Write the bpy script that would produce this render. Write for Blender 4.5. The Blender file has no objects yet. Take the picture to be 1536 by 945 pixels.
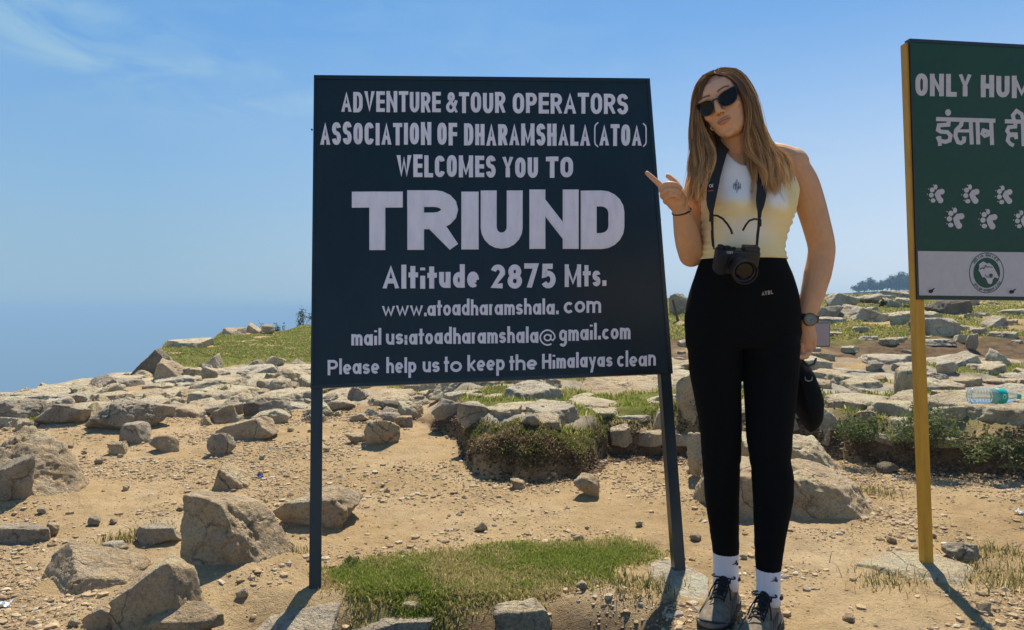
import bpy, bmesh, math, random
import numpy as np
from mathutils import Vector, Matrix

random.seed(7)
RNG = np.random.default_rng(11)
C = bpy.context.scene.collection
SC = bpy.context.scene

# ------------------------------------------------------------------ camera, light, exposure
F, CX, CY, CAMZ = 1109.0, 768.0, 467.0, 0.95          # focal length and principal point in photo pixels, eye height in metres
cam_d = bpy.data.cameras.new('camera')
cam_d.sensor_width = 36.0
cam_d.lens = 36.0 * F / 1536.0
cam_d.shift_y = -(472.5 - CY) / 1536.0
cam_d.clip_start = 0.05
cam_d.clip_end = 60000
cam = bpy.data.objects.new('camera', cam_d)
C.objects.link(cam)
cam.location = (0, 0, CAMZ)
cam.rotation_euler = (math.radians(90), 0, 0)
SC.camera = cam

SUN_EL, SUN_AZ = math.radians(58), math.radians(10)    # azimuth from +Y towards +X
SKY_K, SKY_TINT = 0.27, (0.52, 0.92, 1.05, 1)
world = bpy.data.worlds.new('World')
SC.world = world
world.use_nodes = True
wn, wl = world.node_tree.nodes, world.node_tree.links
wn.clear()
w_out = wn.new('ShaderNodeOutputWorld')
w_bg = wn.new('ShaderNodeBackground')
w_bg.inputs['Strength'].default_value = 0.15
sky = wn.new('ShaderNodeTexSky')
sky.sky_type = 'NISHITA'
sky.sun_disc = False
sky.sun_elevation = SUN_EL
sky.sun_rotation = SUN_AZ
sky.altitude = 2900
sky.air_density = 1.0
sky.dust_density = 1.0
sky.ozone_density = 2.2
# thin cirrus streaks high in the sky
tc = wn.new('ShaderNodeTexCoord')
nz = wn.new('ShaderNodeTexNoise')
nz.inputs['Scale'].default_value = 9.0
nz.inputs['Detail'].default_value = 7
nz.inputs['Roughness'].default_value = 0.6
nz.inputs['Distortion'].default_value = 0.9
mp = wn.new('ShaderNodeMapping'); mp.inputs['Rotation'].default_value = (0, 0.45, 0); mp.inputs['Scale'].default_value = (1.0, 1.0, 3.2)
wl.new(tc.outputs['Generated'], mp.inputs['Vector']); wl.new(mp.outputs['Vector'], nz.inputs['Vector'])
nr_ = wn.new('ShaderNodeValToRGB')
nr_.color_ramp.elements[0].position = 0.36; nr_.color_ramp.elements[1].position = 0.70
wl.new(nz.outputs['Fac'], nr_.inputs['Fac'])
acc_ = None
for cx_, cy_, lx_, ly_, slope_, amt_ in ((50, 45, 95, 20, 0.52, 0.75), (275, 97, 120, 11, 0.12, 0.65), (415, 152, 95, 15, 0.05, 0.55), (150, 110, 260, 50, 0.3, 0.25), (700, 60, 420, 60, 0.15, 0.14), (1250, 250, 420, 60, -0.05, 0.22), (120, 12, 200, 14, 0.3, 0.3)):
    c_ = Vector((cx_ - CX, F, CY - cy_)).normalized()
    along_ = Vector((1, 0, -slope_)).normalized(); along_ = (along_ - c_ * along_.dot(c_)).normalized(); acr_ = c_.cross(along_)
    sq_ = []
    for ax_, len_ in ((along_, lx_), (acr_, ly_)):
        dt = wn.new('ShaderNodeVectorMath'); dt.operation = 'DOT_PRODUCT'; dt.inputs[1].default_value = ax_ * (F / len_)
        wl.new(tc.outputs['Generated'], dt.inputs[0])
        ml = wn.new('ShaderNodeMath'); ml.operation = 'MULTIPLY'
        wl.new(dt.outputs['Value'], ml.inputs[0]); wl.new(dt.outputs['Value'], ml.inputs[1]); sq_.append(ml)
    sm = wn.new('ShaderNodeMath'); sm.operation = 'ADD'; wl.new(sq_[0].outputs[0], sm.inputs[0]); wl.new(sq_[1].outputs[0], sm.inputs[1])
    pw = wn.new('ShaderNodeMath'); pw.operation = 'POWER'; pw.inputs[0].default_value = 0.4; wl.new(sm.outputs[0], pw.inputs[1])
    am = wn.new('ShaderNodeMath'); am.operation = 'MULTIPLY'; am.inputs[1].default_value = amt_ * 0.72; wl.new(pw.outputs[0], am.inputs[0])
    if acc_ is None: acc_ = am
    else:
        ad = wn.new('ShaderNodeMath'); ad.operation = 'ADD'; wl.new(acc_.outputs[0], ad.inputs[0]); wl.new(am.outputs[0], ad.inputs[1]); acc_ = ad
fc_ = wn.new('ShaderNodeMath'); fc_.operation = 'MULTIPLY'; fc_.use_clamp = True
wl.new(acc_.outputs[0], fc_.inputs[0]); wl.new(nr_.outputs['Color'], fc_.inputs[1])
mx = wn.new('ShaderNodeMixRGB')
mx.inputs['Color2'].default_value = (11.0, 10.0, 11.0, 1)
wl.new(fc_.outputs[0], mx.inputs['Fac'])
wl.new(sky.outputs['Color'], mx.inputs['Color1'])
# the phone's tone curve: hold the glare near the horizon down, keep the blue overhead
bw = wn.new('ShaderNodeRGBToBW')
wl.new(mx.outputs['Color'], bw.inputs['Color'])
dv = wn.new('ShaderNodeMath'); dv.operation = 'MULTIPLY_ADD'
dv.inputs[1].default_value = SKY_K; dv.inputs[2].default_value = 1.0
wl.new(bw.outputs['Val'], dv.inputs[0])
iv = wn.new('ShaderNodeMath'); iv.operation = 'DIVIDE'; iv.inputs[0].default_value = 1.0
wl.new(dv.outputs[0], iv.inputs[1])
vm = wn.new('ShaderNodeVectorMath'); vm.operation = 'SCALE'
wl.new(mx.outputs['Color'], vm.inputs[0]); wl.new(iv.outputs[0], vm.inputs['Scale'])
tn = wn.new('ShaderNodeMixRGB'); tn.blend_type = 'MULTIPLY'; tn.inputs['Fac'].default_value = 1.0
tn.inputs['Color2'].default_value = SKY_TINT
wl.new(vm.outputs[0], tn.inputs['Color1'])
# dusty air low over the plains
sx = wn.new('ShaderNodeSeparateXYZ'); wl.new(tc.outputs['Generated'], sx.inputs[0])
hz = wn.new('ShaderNodeValToRGB'); hz.color_ramp.interpolation = 'B_SPLINE'
hz.color_ramp.elements[0].position = 0.0; hz.color_ramp.elements[0].color = (0.92, 0.92, 0.92, 1)
hz.color_ramp.elements[1].position = 0.36; hz.color_ramp.elements[1].color = (0, 0, 0, 1)
e_ = hz.color_ramp.elements.new(0.14); e_.color = (0.68, 0.68, 0.68, 1)
wl.new(sx.outputs['Z'], hz.inputs['Fac'])
hm = wn.new('ShaderNodeMixRGB'); 
hx_ = wn.new('ShaderNodeMapRange'); hx_.inputs['From Min'].default_value = -0.45; hx_.inputs['From Max'].default_value = 0.45
wl.new(sx.outputs['X'], hx_.inputs['Value'])
hc_ = wn.new('ShaderNodeMixRGB'); hc_.inputs['Color1'].default_value = (1.42, 1.98, 2.46, 1); hc_.inputs['Color2'].default_value = (3.0, 3.25, 3.6, 1)
wl.new(hx_.outputs[0], hc_.inputs['Fac']); wl.new(hc_.outputs['Color'], hm.inputs['Color2'])
wl.new(hz.outputs['Color'], hm.inputs['Fac']); wl.new(tn.outputs['Color'], hm.inputs['Color1'])
wl.new(hm.outputs['Color'], w_bg.inputs['Color'])
wl.new(w_bg.outputs['Background'], w_out.inputs['Surface'])

sun_d = bpy.data.lights.new('sun', 'SUN')
sun_d.energy = 4.5
sun_d.angle = math.radians(0.53)
sun_d.color = (1.0, 0.91, 0.76)
sun = bpy.data.objects.new('sun', sun_d)
C.objects.link(sun)
S_DIR = Vector((math.sin(SUN_AZ) * math.cos(SUN_EL), math.cos(SUN_AZ) * math.cos(SUN_EL), math.sin(SUN_EL)))
sun.rotation_euler = S_DIR.to_track_quat('Z', 'Y').to_euler()
sun.location = S_DIR * 30

vs = SC.view_settings
vs.view_transform = 'Standard'
vs.look = 'None'
vs.gamma = 1.0
vs.use_curve_mapping = False
vs.exposure = 0.76
SC.cycles.max_bounces = 8
SC.cycles.use_denoising = True
SC.cycles.volume_bounces = 0

# ------------------------------------------------------------------ helpers
def W(px, py, d):
    """photo pixel + distance along the view axis -> world point"""
    return Vector(((px - CX) / F * d, d, CAMZ - (py - CY) / F * d))

def tag(o, label=None, cat=None, group=None, kind=None):
    if label: o['label'] = label
    if cat: o['category'] = cat
    if group: o['group'] = group
    if kind: o['kind'] = kind
    return o

def empty(name, loc=(0, 0, 0), rz=0.0):
    o = bpy.data.objects.new(name, None)
    o.empty_display_size = 0.05
    C.objects.link(o)
    o.location = loc
    o.rotation_euler = (0, 0, rz)
    return o

def link_mesh(name, me, mat=None, parent=None):
    o = bpy.data.objects.new(name, me)
    C.objects.link(o)
    if mat is not None and len(me.materials) == 0:
        for m in (mat if isinstance(mat, (list, tuple)) else [mat]):
            me.materials.append(m)
    if parent is not None:
        o.parent = parent
        o.matrix_parent_inverse = (Matrix.Translation(parent.location) @ parent.rotation_euler.to_matrix().to_4x4()).inverted()
    return o

def mesh_np(name, V, Fc, smooth=True, col=None, attrs=None, mat_idx=None):
    V = np.asarray(V, dtype=np.float32)
    Fc = np.asarray(Fc, dtype=np.int32)
    me = bpy.data.meshes.new(name)
    k = Fc.shape[1]
    me.vertices.add(len(V))
    me.vertices.foreach_set('co', V.ravel())
    me.loops.add(Fc.size)
    me.loops.foreach_set('vertex_index', Fc.ravel())
    me.polygons.add(len(Fc))
    me.polygons.foreach_set('loop_start', np.arange(0, Fc.size, k, dtype=np.int32))
    me.polygons.foreach_set('use_smooth', np.full(len(Fc), smooth, dtype=bool))
    if mat_idx is not None:
        me.polygons.foreach_set('material_index', np.asarray(mat_idx, dtype=np.int32))
    me.update(calc_edges=True)
    if col is not None:
        a = me.color_attributes.new('Col', 'FLOAT_COLOR', 'POINT')
        cc = np.ones((len(V), 4), np.float32)
        cc[:, :3] = col
        a.data.foreach_set('color', cc.ravel())
    for kx, v in (attrs or {}).items():
        a = me.attributes.new(kx, 'FLOAT', 'POINT')
        a.data.foreach_set('value', np.asarray(v, np.float32))
    me.validate()
    return me

def bm_mesh(name, bm, smooth=False):
    me = bpy.data.meshes.new(name)
    bmesh.ops.recalc_face_normals(bm, faces=bm.faces)
    if smooth:
        for f in bm.faces: f.smooth = True
    bm.to_mesh(me)
    bm.free()
    return me

def _hash(ix, iy, iz, seed):
    h = (ix.astype(np.uint32) * np.uint32(374761393) + iy.astype(np.uint32) * np.uint32(668265263)
         + iz.astype(np.uint32) * np.uint32(2147483647) + np.uint32(seed * 974711 + 1013904223))
    h ^= h >> np.uint32(13)
    h *= np.uint32(1274126177)
    h ^= h >> np.uint32(16)
    h *= np.uint32(2246822519)
    h ^= h >> np.uint32(13)
    return h.astype(np.float64) / 4294967295.0

def vnoise(P, seed=0):
    P = np.asarray(P, float)
    i = np.floor(P).astype(np.int64)
    f = P - i
    u = f * f * f * (f * (f * 6 - 15) + 10)
    r = 0
    for dx in (0, 1):
        wx = u[:, 0] if dx else 1 - u[:, 0]
        for dy in (0, 1):
            wy = u[:, 1] if dy else 1 - u[:, 1]
            for dz in (0, 1):
                wz = u[:, 2] if dz else 1 - u[:, 2]
                r = r + wx * wy * wz * _hash(i[:, 0] + dx, i[:, 1] + dy, i[:, 2] + dz, seed)
    return r * 2 - 1

def fbm(P, octv=4, seed=0, gain=0.5, lac=2.03):
    P = np.asarray(P, float)
    s = 0; a = 1; t = 0
    for k in range(octv):
        s = s + a * vnoise(P * lac ** k + 17.3 * k, seed + k)
        t += a; a *= gain
    return s / t

def fbm2(x, y, sc, octv=4, seed=0, gain=0.5):
    return fbm(np.stack([x / sc, y / sc, np.zeros_like(x) + 0.37 * seed], 1), octv, seed, gain)

def sstep(a, b, x):
    t = np.clip((x - a) / (b - a), 0, 1)
    return t * t * (3 - 2 * t)

# ------------------------------------------------------------------ materials
def new_mat(name):
    m = bpy.data.materials.new(name)
    m.use_nodes = True
    return m, m.node_tree.nodes, m.node_tree.links, m.node_tree.nodes['Principled BSDF']

def simple(name, col, rough=0.6, metal=0.0, spec=0.5, var=0.0, scale=40, bump=0.0, bscale=200, coat=0.0, sheen=0.0):
    m, n, l, b = new_mat(name)
    b.inputs['Base Color'].default_value = (*col, 1)
    b.inputs['Roughness'].default_value = rough
    b.inputs['Metallic'].default_value = metal
    b.inputs['Specular IOR Level'].default_value = spec
    b.inputs['Coat Weight'].default_value = coat
    b.inputs['Sheen Weight'].default_value = sheen
    tcn = n.new('ShaderNodeTexCoord')
    if var > 0:
        t = n.new('ShaderNodeTexNoise'); t.inputs['Scale'].default_value = scale; t.inputs['Detail'].default_value = 5
        l.new(tcn.outputs['Object'], t.inputs['Vector'])
        r = n.new('ShaderNodeValToRGB')
        r.color_ramp.elements[0].position = 0.3; r.color_ramp.elements[1].position = 0.7
        r.color_ramp.elements[0].color = (*[c * (1 - var) for c in col], 1)
        r.color_ramp.elements[1].color = (*[min(1, c * (1 + var)) for c in col], 1)
        l.new(t.outputs['Fac'], r.inputs['Fac']); l.new(r.outputs['Color'], b.inputs['Base Color'])
    if bump > 0:
        t2 = n.new('ShaderNodeTexNoise'); t2.inputs['Scale'].default_value = bscale; t2.inputs['Detail'].default_value = 4
        l.new(tcn.outputs['Object'], t2.inputs['Vector'])
        bp = n.new('ShaderNodeBump'); bp.inputs['Strength'].default_value = bump; bp.inputs['Distance'].default_value = 0.002
        l.new(t2.outputs['Fac'], bp.inputs['Height']); l.new(bp.outputs['Normal'], b.inputs['Normal'])
    return m

def noise_node(n, l, vec, scale, detail=5, rough=0.55):
    t = n.new('ShaderNodeTexNoise')
    t.inputs['Scale'].default_value = scale
    t.inputs['Detail'].default_value = detail
    t.inputs['Roughness'].default_value = rough
    l.new(vec, t.inputs['Vector'])
    return t.outputs['Fac']

def ramp(n, l, fac, stops):
    r = n.new('ShaderNodeValToRGB')
    cr = r.color_ramp
    while len(cr.elements) < len(stops): cr.elements.new(0.5)
    for e, (p, c) in zip(cr.elements, stops):
        e.position = p
        e.color = (*c, 1) if not isinstance(c, (int, float)) else (c, c, c, 1)
    l.new(fac, r.inputs['Fac'])
    return r.outputs['Color']

def mix(n, l, fac, a, b, mode='MIX'):
    m = n.new('ShaderNodeMixRGB'); m.blend_type = mode
    for s, v in ((m.inputs['Fac'], fac), (m.inputs['Color1'], a), (m.inputs['Color2'], b)):
        if isinstance(v, (int, float)): s.default_value = v
        elif isinstance(v, tuple): s.default_value = (*v, 1)
        else: l.new(v, s)
    return m.outputs['Color']

def rock_mat(name, base, grey=0.35, lichen=0.35, bump=1.0):
    """granite: warm base, paler weathered crust, dark lichen blotches, mineral speckle"""
    m, n, l, b = new_mat(name)
    geo = n.new('ShaderNodeNewGeometry')
    pos = geo.outputs['Position']
    big = noise_node(n, l, pos, 5.0, 6, 0.6)
    dark = tuple(c * 0.62 for c in base); lite = tuple(min(0.75, c * 1.28) for c in base)
    col = ramp(n, l, big, [(0.30, dark), (0.5, base), (0.72, lite)])
    g = noise_node(n, l, pos, 13.0, 6, 0.65)
    gv = sum(base) / 3
    col = mix(n, l, ramp(n, l, g, [(0.46, 0.0), (0.66, grey)]), col, (gv * 0.98, gv * 0.94, gv * 0.84))
    li = noise_node(n, l, pos, 34.0, 7, 0.7)
    col = mix(n, l, ramp(n, l, li, [(0.54, 0.0), (0.66, lichen)]), col, (0.075, 0.07, 0.055))
    sp = noise_node(n, l, pos, 420.0, 2, 0.5)
    col = mix(n, l, 0.55, col, ramp(n, l, sp, [(0.32, 0.38), (0.5, 0.98), (0.7, 1.0)]), 'MULTIPLY')
    sp2 = noise_node(n, l, pos, 95.0, 4, 0.65)
    col = mix(n, l, 0.6, col, ramp(n, l, sp2, [(0.34, 0.42), (0.5, 0.92), (0.7, 1.0)]), 'MULTIPLY')
    wv = n.new('ShaderNodeVectorMath'); wv.operation = 'MULTIPLY_ADD'
    nzv = n.new('ShaderNodeTexNoise'); nzv.inputs['Scale'].default_value = 6.0; nzv.inputs['Detail'].default_value = 4
    l.new(pos, nzv.inputs['Vector']); l.new(nzv.outputs['Color'], wv.inputs[0]); wv.inputs[1].default_value = (.22, .22, .22); l.new(pos, wv.inputs[2])
    vo = n.new('ShaderNodeTexVoronoi'); vo.feature = 'DISTANCE_TO_EDGE'; vo.inputs['Scale'].default_value = 3.6
    l.new(wv.outputs[0], vo.inputs['Vector'])
    ck = ramp(n, l, vo.outputs['Distance'], [(0.0, 0.30), (0.022, 1.0)])
    cm = noise_node(n, l, pos, 4.5, 2)
    ck = mix(n, l, ramp(n, l, cm, [(0.45, 0.0), (0.60, 1.0)]), (1.0, 1.0, 1.0), ck)
    col = mix(n, l, 0.85, col, ck, 'MULTIPLY')
    l.new(col, b.inputs['Base Color'])
    b.inputs['Roughness'].default_value = 0.92
    b.inputs['Specular IOR Level'].default_value = 0.25
    h1 = noise_node(n, l, pos, 28.0, 8, 0.7)
    h2 = noise_node(n, l, pos, 170.0, 4, 0.6)
    ma = n.new('ShaderNodeMath'); ma.operation = 'MULTIPLY_ADD'
    l.new(h2, ma.inputs[0]); ma.inputs[1].default_value = 0.22; l.new(h1, ma.inputs[2])
    bp = n.new('ShaderNodeBump'); bp.inputs['Strength'].default_value = bump; bp.inputs['Distance'].default_value = 0.05
    m2 = n.new('ShaderNodeMath'); m2.operation = 'MULTIPLY_ADD'; l.new(ck, m2.inputs[0]); m2.inputs[1].default_value = 0.35; l.new(ma.outputs[0], m2.inputs[2])
    l.new(m2.outputs[0], bp.inputs['Height']); l.new(bp.outputs['Normal'], b.inputs['Normal'])
    return m

ROCK = {
    'tan':  rock_mat('tan granite', (0.70, 0.515, 0.305), 0.35, 0.30),
    'pale': rock_mat('pale granite', (0.73, 0.58, 0.365), 0.32, 0.36),
    'white': rock_mat('pale grey granite', (0.69, 0.57, 0.40), 0.42, 0.46),
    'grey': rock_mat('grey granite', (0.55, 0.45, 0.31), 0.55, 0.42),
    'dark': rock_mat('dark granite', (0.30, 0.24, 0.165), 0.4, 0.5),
}

def attr_mat(name, rough=0.8, spec=0.2, noise=0.0, scale=60, trans=0.0, sss=0.0, bump=0.0, bscale=300):
    m, n, l, b = new_mat(name)
    a = n.new('ShaderNodeVertexColor'); a.layer_name = 'Col'
    c = a.outputs['Color']
    geo = n.new('ShaderNodeNewGeometry')
    if noise > 0:
        f = noise_node(n, l, geo.outputs['Position'], scale, 4)
        c = mix(n, l, 1.0, c, ramp(n, l, f, [(0.3, 1 - noise), (0.7, 1.0)]), 'MULTIPLY')
    l.new(c, b.inputs['Base Color'])
    b.inputs['Roughness'].default_value = rough
    b.inputs['Specular IOR Level'].default_value = spec
    if bump > 0:
        f = noise_node(n, l, geo.outputs['Position'], bscale, 3)
        bp = n.new('ShaderNodeBump'); bp.inputs['Strength'].default_value = bump; bp.inputs['Distance'].default_value = 0.002
        l.new(f, bp.inputs['Height']); l.new(bp.outputs['Normal'], b.inputs['Normal'])
    if sss > 0:
        b.inputs['Subsurface Weight'].default_value = sss
        b.inputs['Subsurface Radius'].default_value = (0.012, 0.005, 0.003)
        b.inputs['Subsurface Scale'].default_value = 0.5
    if trans > 0:
        t = n.new('ShaderNodeBsdfTranslucent')
        l.new(c, t.inputs['Color'])
        ms = n.new('ShaderNodeMixShader'); ms.inputs['Fac'].default_value = trans
        l.new(b.outputs['BSDF'], ms.inputs[1]); l.new(t.outputs['BSDF'], ms.inputs[2])
        l.new(ms.outputs['Shader'], n['Material Output'].inputs['Surface'])
    return m

M_GRASS = attr_mat('grass blades', 0.75, 0.2, trans=0.5)
M_GRAVEL = attr_mat('gravel', 0.95, 0.1, noise=0.35, scale=150)
M_LEAF = attr_mat('leaves', 0.6, 0.3, trans=0.4)

# ------------------------------------------------------------------ the ground
COLS = [
    (-300, [(0, 0), (6, .02), (9, -.1), (11, -1.2), (16, -5)]),
    (0,   [(0, 0), (6, .0), (6.6, .03), (7.6, .01), (8.4, -.03), (9.2, -.4), (12, -2.5), (20, -8)]),
    (100, [(0, 0), (5, .0), (6.5, .06), (9, .05), (9.8, -.25), (13, -2.5), (22, -8)]),
    (200, [(0, 0), (5, .0), (7, .05), (10, .05), (11, .0), (13, -.8), (24, -8)]),
    (250, [(0, 0), (5, .01), (7, .05), (10, .06), (11.4, .10), (12.0, .24), (15, .33), (16, .05), (20, -2.5), (26, -8)]),
    (340, [(0, 0), (4, .0), (7, .07), (10, .06), (11.5, .12), (12.0, .20), (18, .48), (20, .28), (25, -1.5), (32, -8)]),
    (466, [(0, 0), (4, .0), (6.5, .08), (10, .09), (11.5, .13), (12.0, .22), (22, .53), (25, .35), (32, -2), (42, -8)]),
    (600, [(0, 0), (4, .0), (6.2, .1), (7, .14), (9, .18), (12, .3), (22, .6), (30, .45), (45, -3), (55, -9)]),
    (750, [(0, 0), (4.2, .0), (6, .10), (8, .18), (10, .3), (14, .5), (22, .8), (35, .7), (60, -4)]),
    (1000, [(0, 0), (4.6, .0), (7.8, .17), (8.2, .20), (9.0, .38), (16, .98), (22, 1.02), (40, .8), (80, -8)]),
    (1250, [(0, 0), (4.4, .0), (7.8, .17), (8.2, .20), (9.0, .38), (16, 1.05), (22, 1.08), (40, .8), (80, -8)]),
    (1800, [(0, 0), (4.0, .0), (7.8, .17), (8.2, .20), (9.0, .38), (16, 1.1), (22, 1.25), (40, 1.0), (80, -8)]),
]
EDGE = [(-3, 6.8), (-1.1, 6.3), (-.66, 5.9), (-.60, 5.6), (-.37, 5.3), (-.33, 4.85), (-.27, 4.58), (-.15, 4.36), (.10, 4.20), (.38, 4.30), (.52, 4.52), (.62, 4.80),
        (.80, 4.80), (1.04, 4.78), (1.30, 5.0), (1.90, 4.9), (2.10, 4.75), (2.3, 4.5), (2.6, 4.35), (2.9, 4.15), (3.6, 4.0), (6, 3.8)]
EX = np.array([e[0] for e in EDGE]); EY = np.array([e[1] for e in EDGE])

def polar(x, y):
    th = np.arctan2(x, y)
    r = np.hypot(x, y)
    tc_ = np.clip(th, -0.85, 0.75)
    return th, r, CX + F * np.tan(tc_), r * np.cos(tc_)

def edge_y(x):
    return np.interp(x, EX, EY)

def step_amount(x, y):
    n = fbm2(x, y, 0.16, 4, 5) * 0.10 + fbm2(x, y, 0.6, 2, 6) * 0.16
    s = y + n - edge_y(x)
    return (.52 * sstep(-0.07, 0.04, s) + .48 * sstep(-.02, .34, s)) * sstep(-0.8, -0.3, x) * 0.24 * (1 + .28 * fbm2(x, y, 0.5, 2, 7))

HEAPS = []           # (x, y, radius, height): dirt and turf banked up against the rocks
def terr(x, y, fine=True):
    x = np.atleast_1d(np.asarray(x, float)); y = np.atleast_1d(np.asarray(y, float))
    th, r, px, d = polar(x, y)
    ks = [c[0] for c in COLS]
    prof = np.stack([np.interp(d, [p[0] for p in c[1]], [p[1] for p in c[1]]) for c in COLS], 0)
    far = np.maximum(0, r - 60) * 0.55
    idx = np.clip(np.searchsorted(ks, px) - 1, 0, len(ks) - 2)
    k0 = np.array(ks)[idx]; k1 = np.array(ks)[idx + 1]
    t = np.clip((px - k0) / (k1 - k0), 0, 1)
    t = t * t * (3 - 2 * t)
    ar = np.arange(len(x))
    z = prof[idx, ar] * (1 - t) + prof[idx + 1, ar] * t
    back = sstep(0.9, 1.3, np.abs(th))
    z = z * (1 - back)
    z = z + step_amount(x, y) * (1 - back)
    # gentle hollow in the path and a low shelf under the grass patch
    z = z + fbm2(x, y, 1.7, 3, 2) * 0.035 * sstep(1.2, 3.5, d)
    z = z - 0.30 * sstep(2.53, 2.10, d) * sstep(1010, 940, px) * sstep(300, 400, px)      # the shelf under the sign breaks down towards the viewer
    z = z - far
    # wooded ridge farther along the crest
    rx, ry = 140.0, 262.0
    u = ((x - rx) * 0.88 + (y - ry) * -0.47); v = ((x - rx) * 0.47 + (y - ry) * 0.88)
    ridge = 146 * np.exp(-(np.maximum(0, np.abs(u) - 30) / 26) ** 2 - (v / 45) ** 2)
    z = z + ridge
    z = np.maximum(z, -1500 + fbm2(x, y, 4000, 3, 9) * 60)
    for hx, hy, hr, hh in HEAPS:
        k = np.nonzero((np.abs(x - hx) < 2.2 * hr) & (np.abs(y - hy) < 2.2 * hr))[0]
        if len(k):
            z[k] += hh * np.exp(-(((x[k] - hx) ** 2 + (y[k] - hy) ** 2) / (1.05 * hr) ** 2) ** 1.5)
    if fine:
        near = sstep(60, 20, r)
        rocky = sstep(5.5, 7.5, d)
        z = z + near * (fbm2(x, y, 0.33, 4, 3) * (0.014 + 0.024 * rocky) + fbm2(x, y, 0.06, 4, 4, .6) * 0.0085 + np.abs(fbm2(x, y, 0.17, 3, 14)) * 0.016 * np.exp(-((y + 0.0 - edge_y(x)) / .16) ** 2))
    return z

def ground_hit(px, py):
    ds = np.concatenate([np.arange(1.3, 8, 0.01), np.arange(8, 60, 0.03)])
    xs = (px - CX) / F * ds
    ray = CAMZ - (py - CY) / F * ds
    zt = terr(xs, ds)
    hit = np.nonzero(zt >= ray)[0]
    if len(hit) == 0:
        return None
    i = hit[0]
    return float(xs[i]), float(ds[i]), float(zt[i])

def in_poly(x, y, poly):
    inside = np.zeros(len(x), bool)
    n = len(poly)
    for i in range(n):
        x0, y0 = poly[i]; x1, y1 = poly[(i + 1) % n]
        c = ((y0 > y) != (y1 > y)) & (x < (x1 - x0) * (y - y0) / (y1 - y0 + 1e-12) + x0)
        inside ^= c
    return inside

def px_ground(px, py, z=0.0):
    d = (CAMZ - z) * F / (py - CY)
    return ((px - CX) / F * d, d)

PATCH_PX = [(497, 860), (540, 843), (610, 838), (660, 832), (700, 826), (770, 815), (860, 812), (970, 815), (978, 826), (930, 850), (900, 872), (800, 886),
            (700, 903), (640, 912), (580, 918), (540, 905), (510, 880)]
PATCH = [px_ground(*p) for p in PATCH_PX]

def soft_patch(x, y):
    """1 inside the patch under the sign, fading raggedly over its rim"""
    s = np.zeros(len(x))
    k = np.nonzero((np.abs(x) < 1.1) & (y > 2.0) & (y < 3.4))[0]
    if len(k) == 0: return s
    xk = x[k] + fbm2(x[k], y[k], .10, 3, 71) * .07; yk = y[k] + fbm2(x[k], y[k], .10, 3, 72) * .07
    v = np.zeros(len(k))
    for i in range(10):
        a = i * 2.4; r = .012 + .0085 * i
        v += in_poly(xk + r * math.cos(a), yk + r * math.sin(a), PATCH)
    s[k] = v / 10
    return s

def lushness(x, y):
    t = fbm2(x, y, .16, 3, 73)
    c1 = px_ground(850, 840); c2 = px_ground(530, 862); c3 = px_ground(650, 880)
    g = np.exp(-(((x - c1[0]) / .30) ** 2 + ((y - c1[1]) / .17) ** 2)) + .8 * np.exp(-(((x - c2[0]) / .11) ** 2 + ((y - c2[1]) / .08) ** 2)) + .45 * np.exp(-(((x - c3[0]) / .25) ** 2 + ((y - c3[1]) / .08) ** 2))
    return np.clip(.30 + .95 * g + .9 * t, 0, 1)

def grass_mask(x, y):
    th, r, px, d = polar(x, y)
    n1 = fbm2(x, y, 0.9, 3, 21); n2 = fbm2(x, y, 0.25, 3, 22)
    g = np.zeros(len(x))
    xx = x + n2 * 0.05; yy = y + n1 * 0.05
    patch = soft_patch(x, y)
    g = np.maximum(g, patch * 0.75)
    hill = sstep(220, 270, px) * sstep(760, 640, px) * sstep(11.2, 11.7, d + .5 * n1 + .5 * sstep(360, 330, px))
    g = np.maximum(g, hill * sstep(-0.75, -0.35, n1 + n2 * 0.5))
    ter = sstep(6.6, 7.6, d) * (1 - sstep(10.8, 12, d)) * sstep(-100, 60, px) * sstep(1100, 700, px)
    g = np.maximum(g, ter * sstep(0.05, 0.3, n1 + 0.35 * n2))
    tr = sstep(0.08, 0.25, y - edge_y(x)) * sstep(-.5, -.3, x) * (1 - sstep(7.6, 8.1, d))
    g = np.maximum(g, tr * sstep(-0.08, 0.2, n1 + 0.4 * n2 + 0.15 * sstep(0.9, 0.0, y - edge_y(x))))
    rh = sstep(850, 950, px) * sstep(8.5, 9.5, d + .6 * n1) * (1 - sstep(30, 50, d))
    g = np.maximum(g, rh * sstep(-0.6, -0.1, n1 + 0.4 * n2) * 0.95)
    lf = sstep(180, 60, px) * sstep(5.6, 6.2, d) * (1 - sstep(7.2, 8, d))
    g = np.maximum(g, lf * sstep(0.0, 0.2, n1 + 0.5 * n2))
    return g

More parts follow.
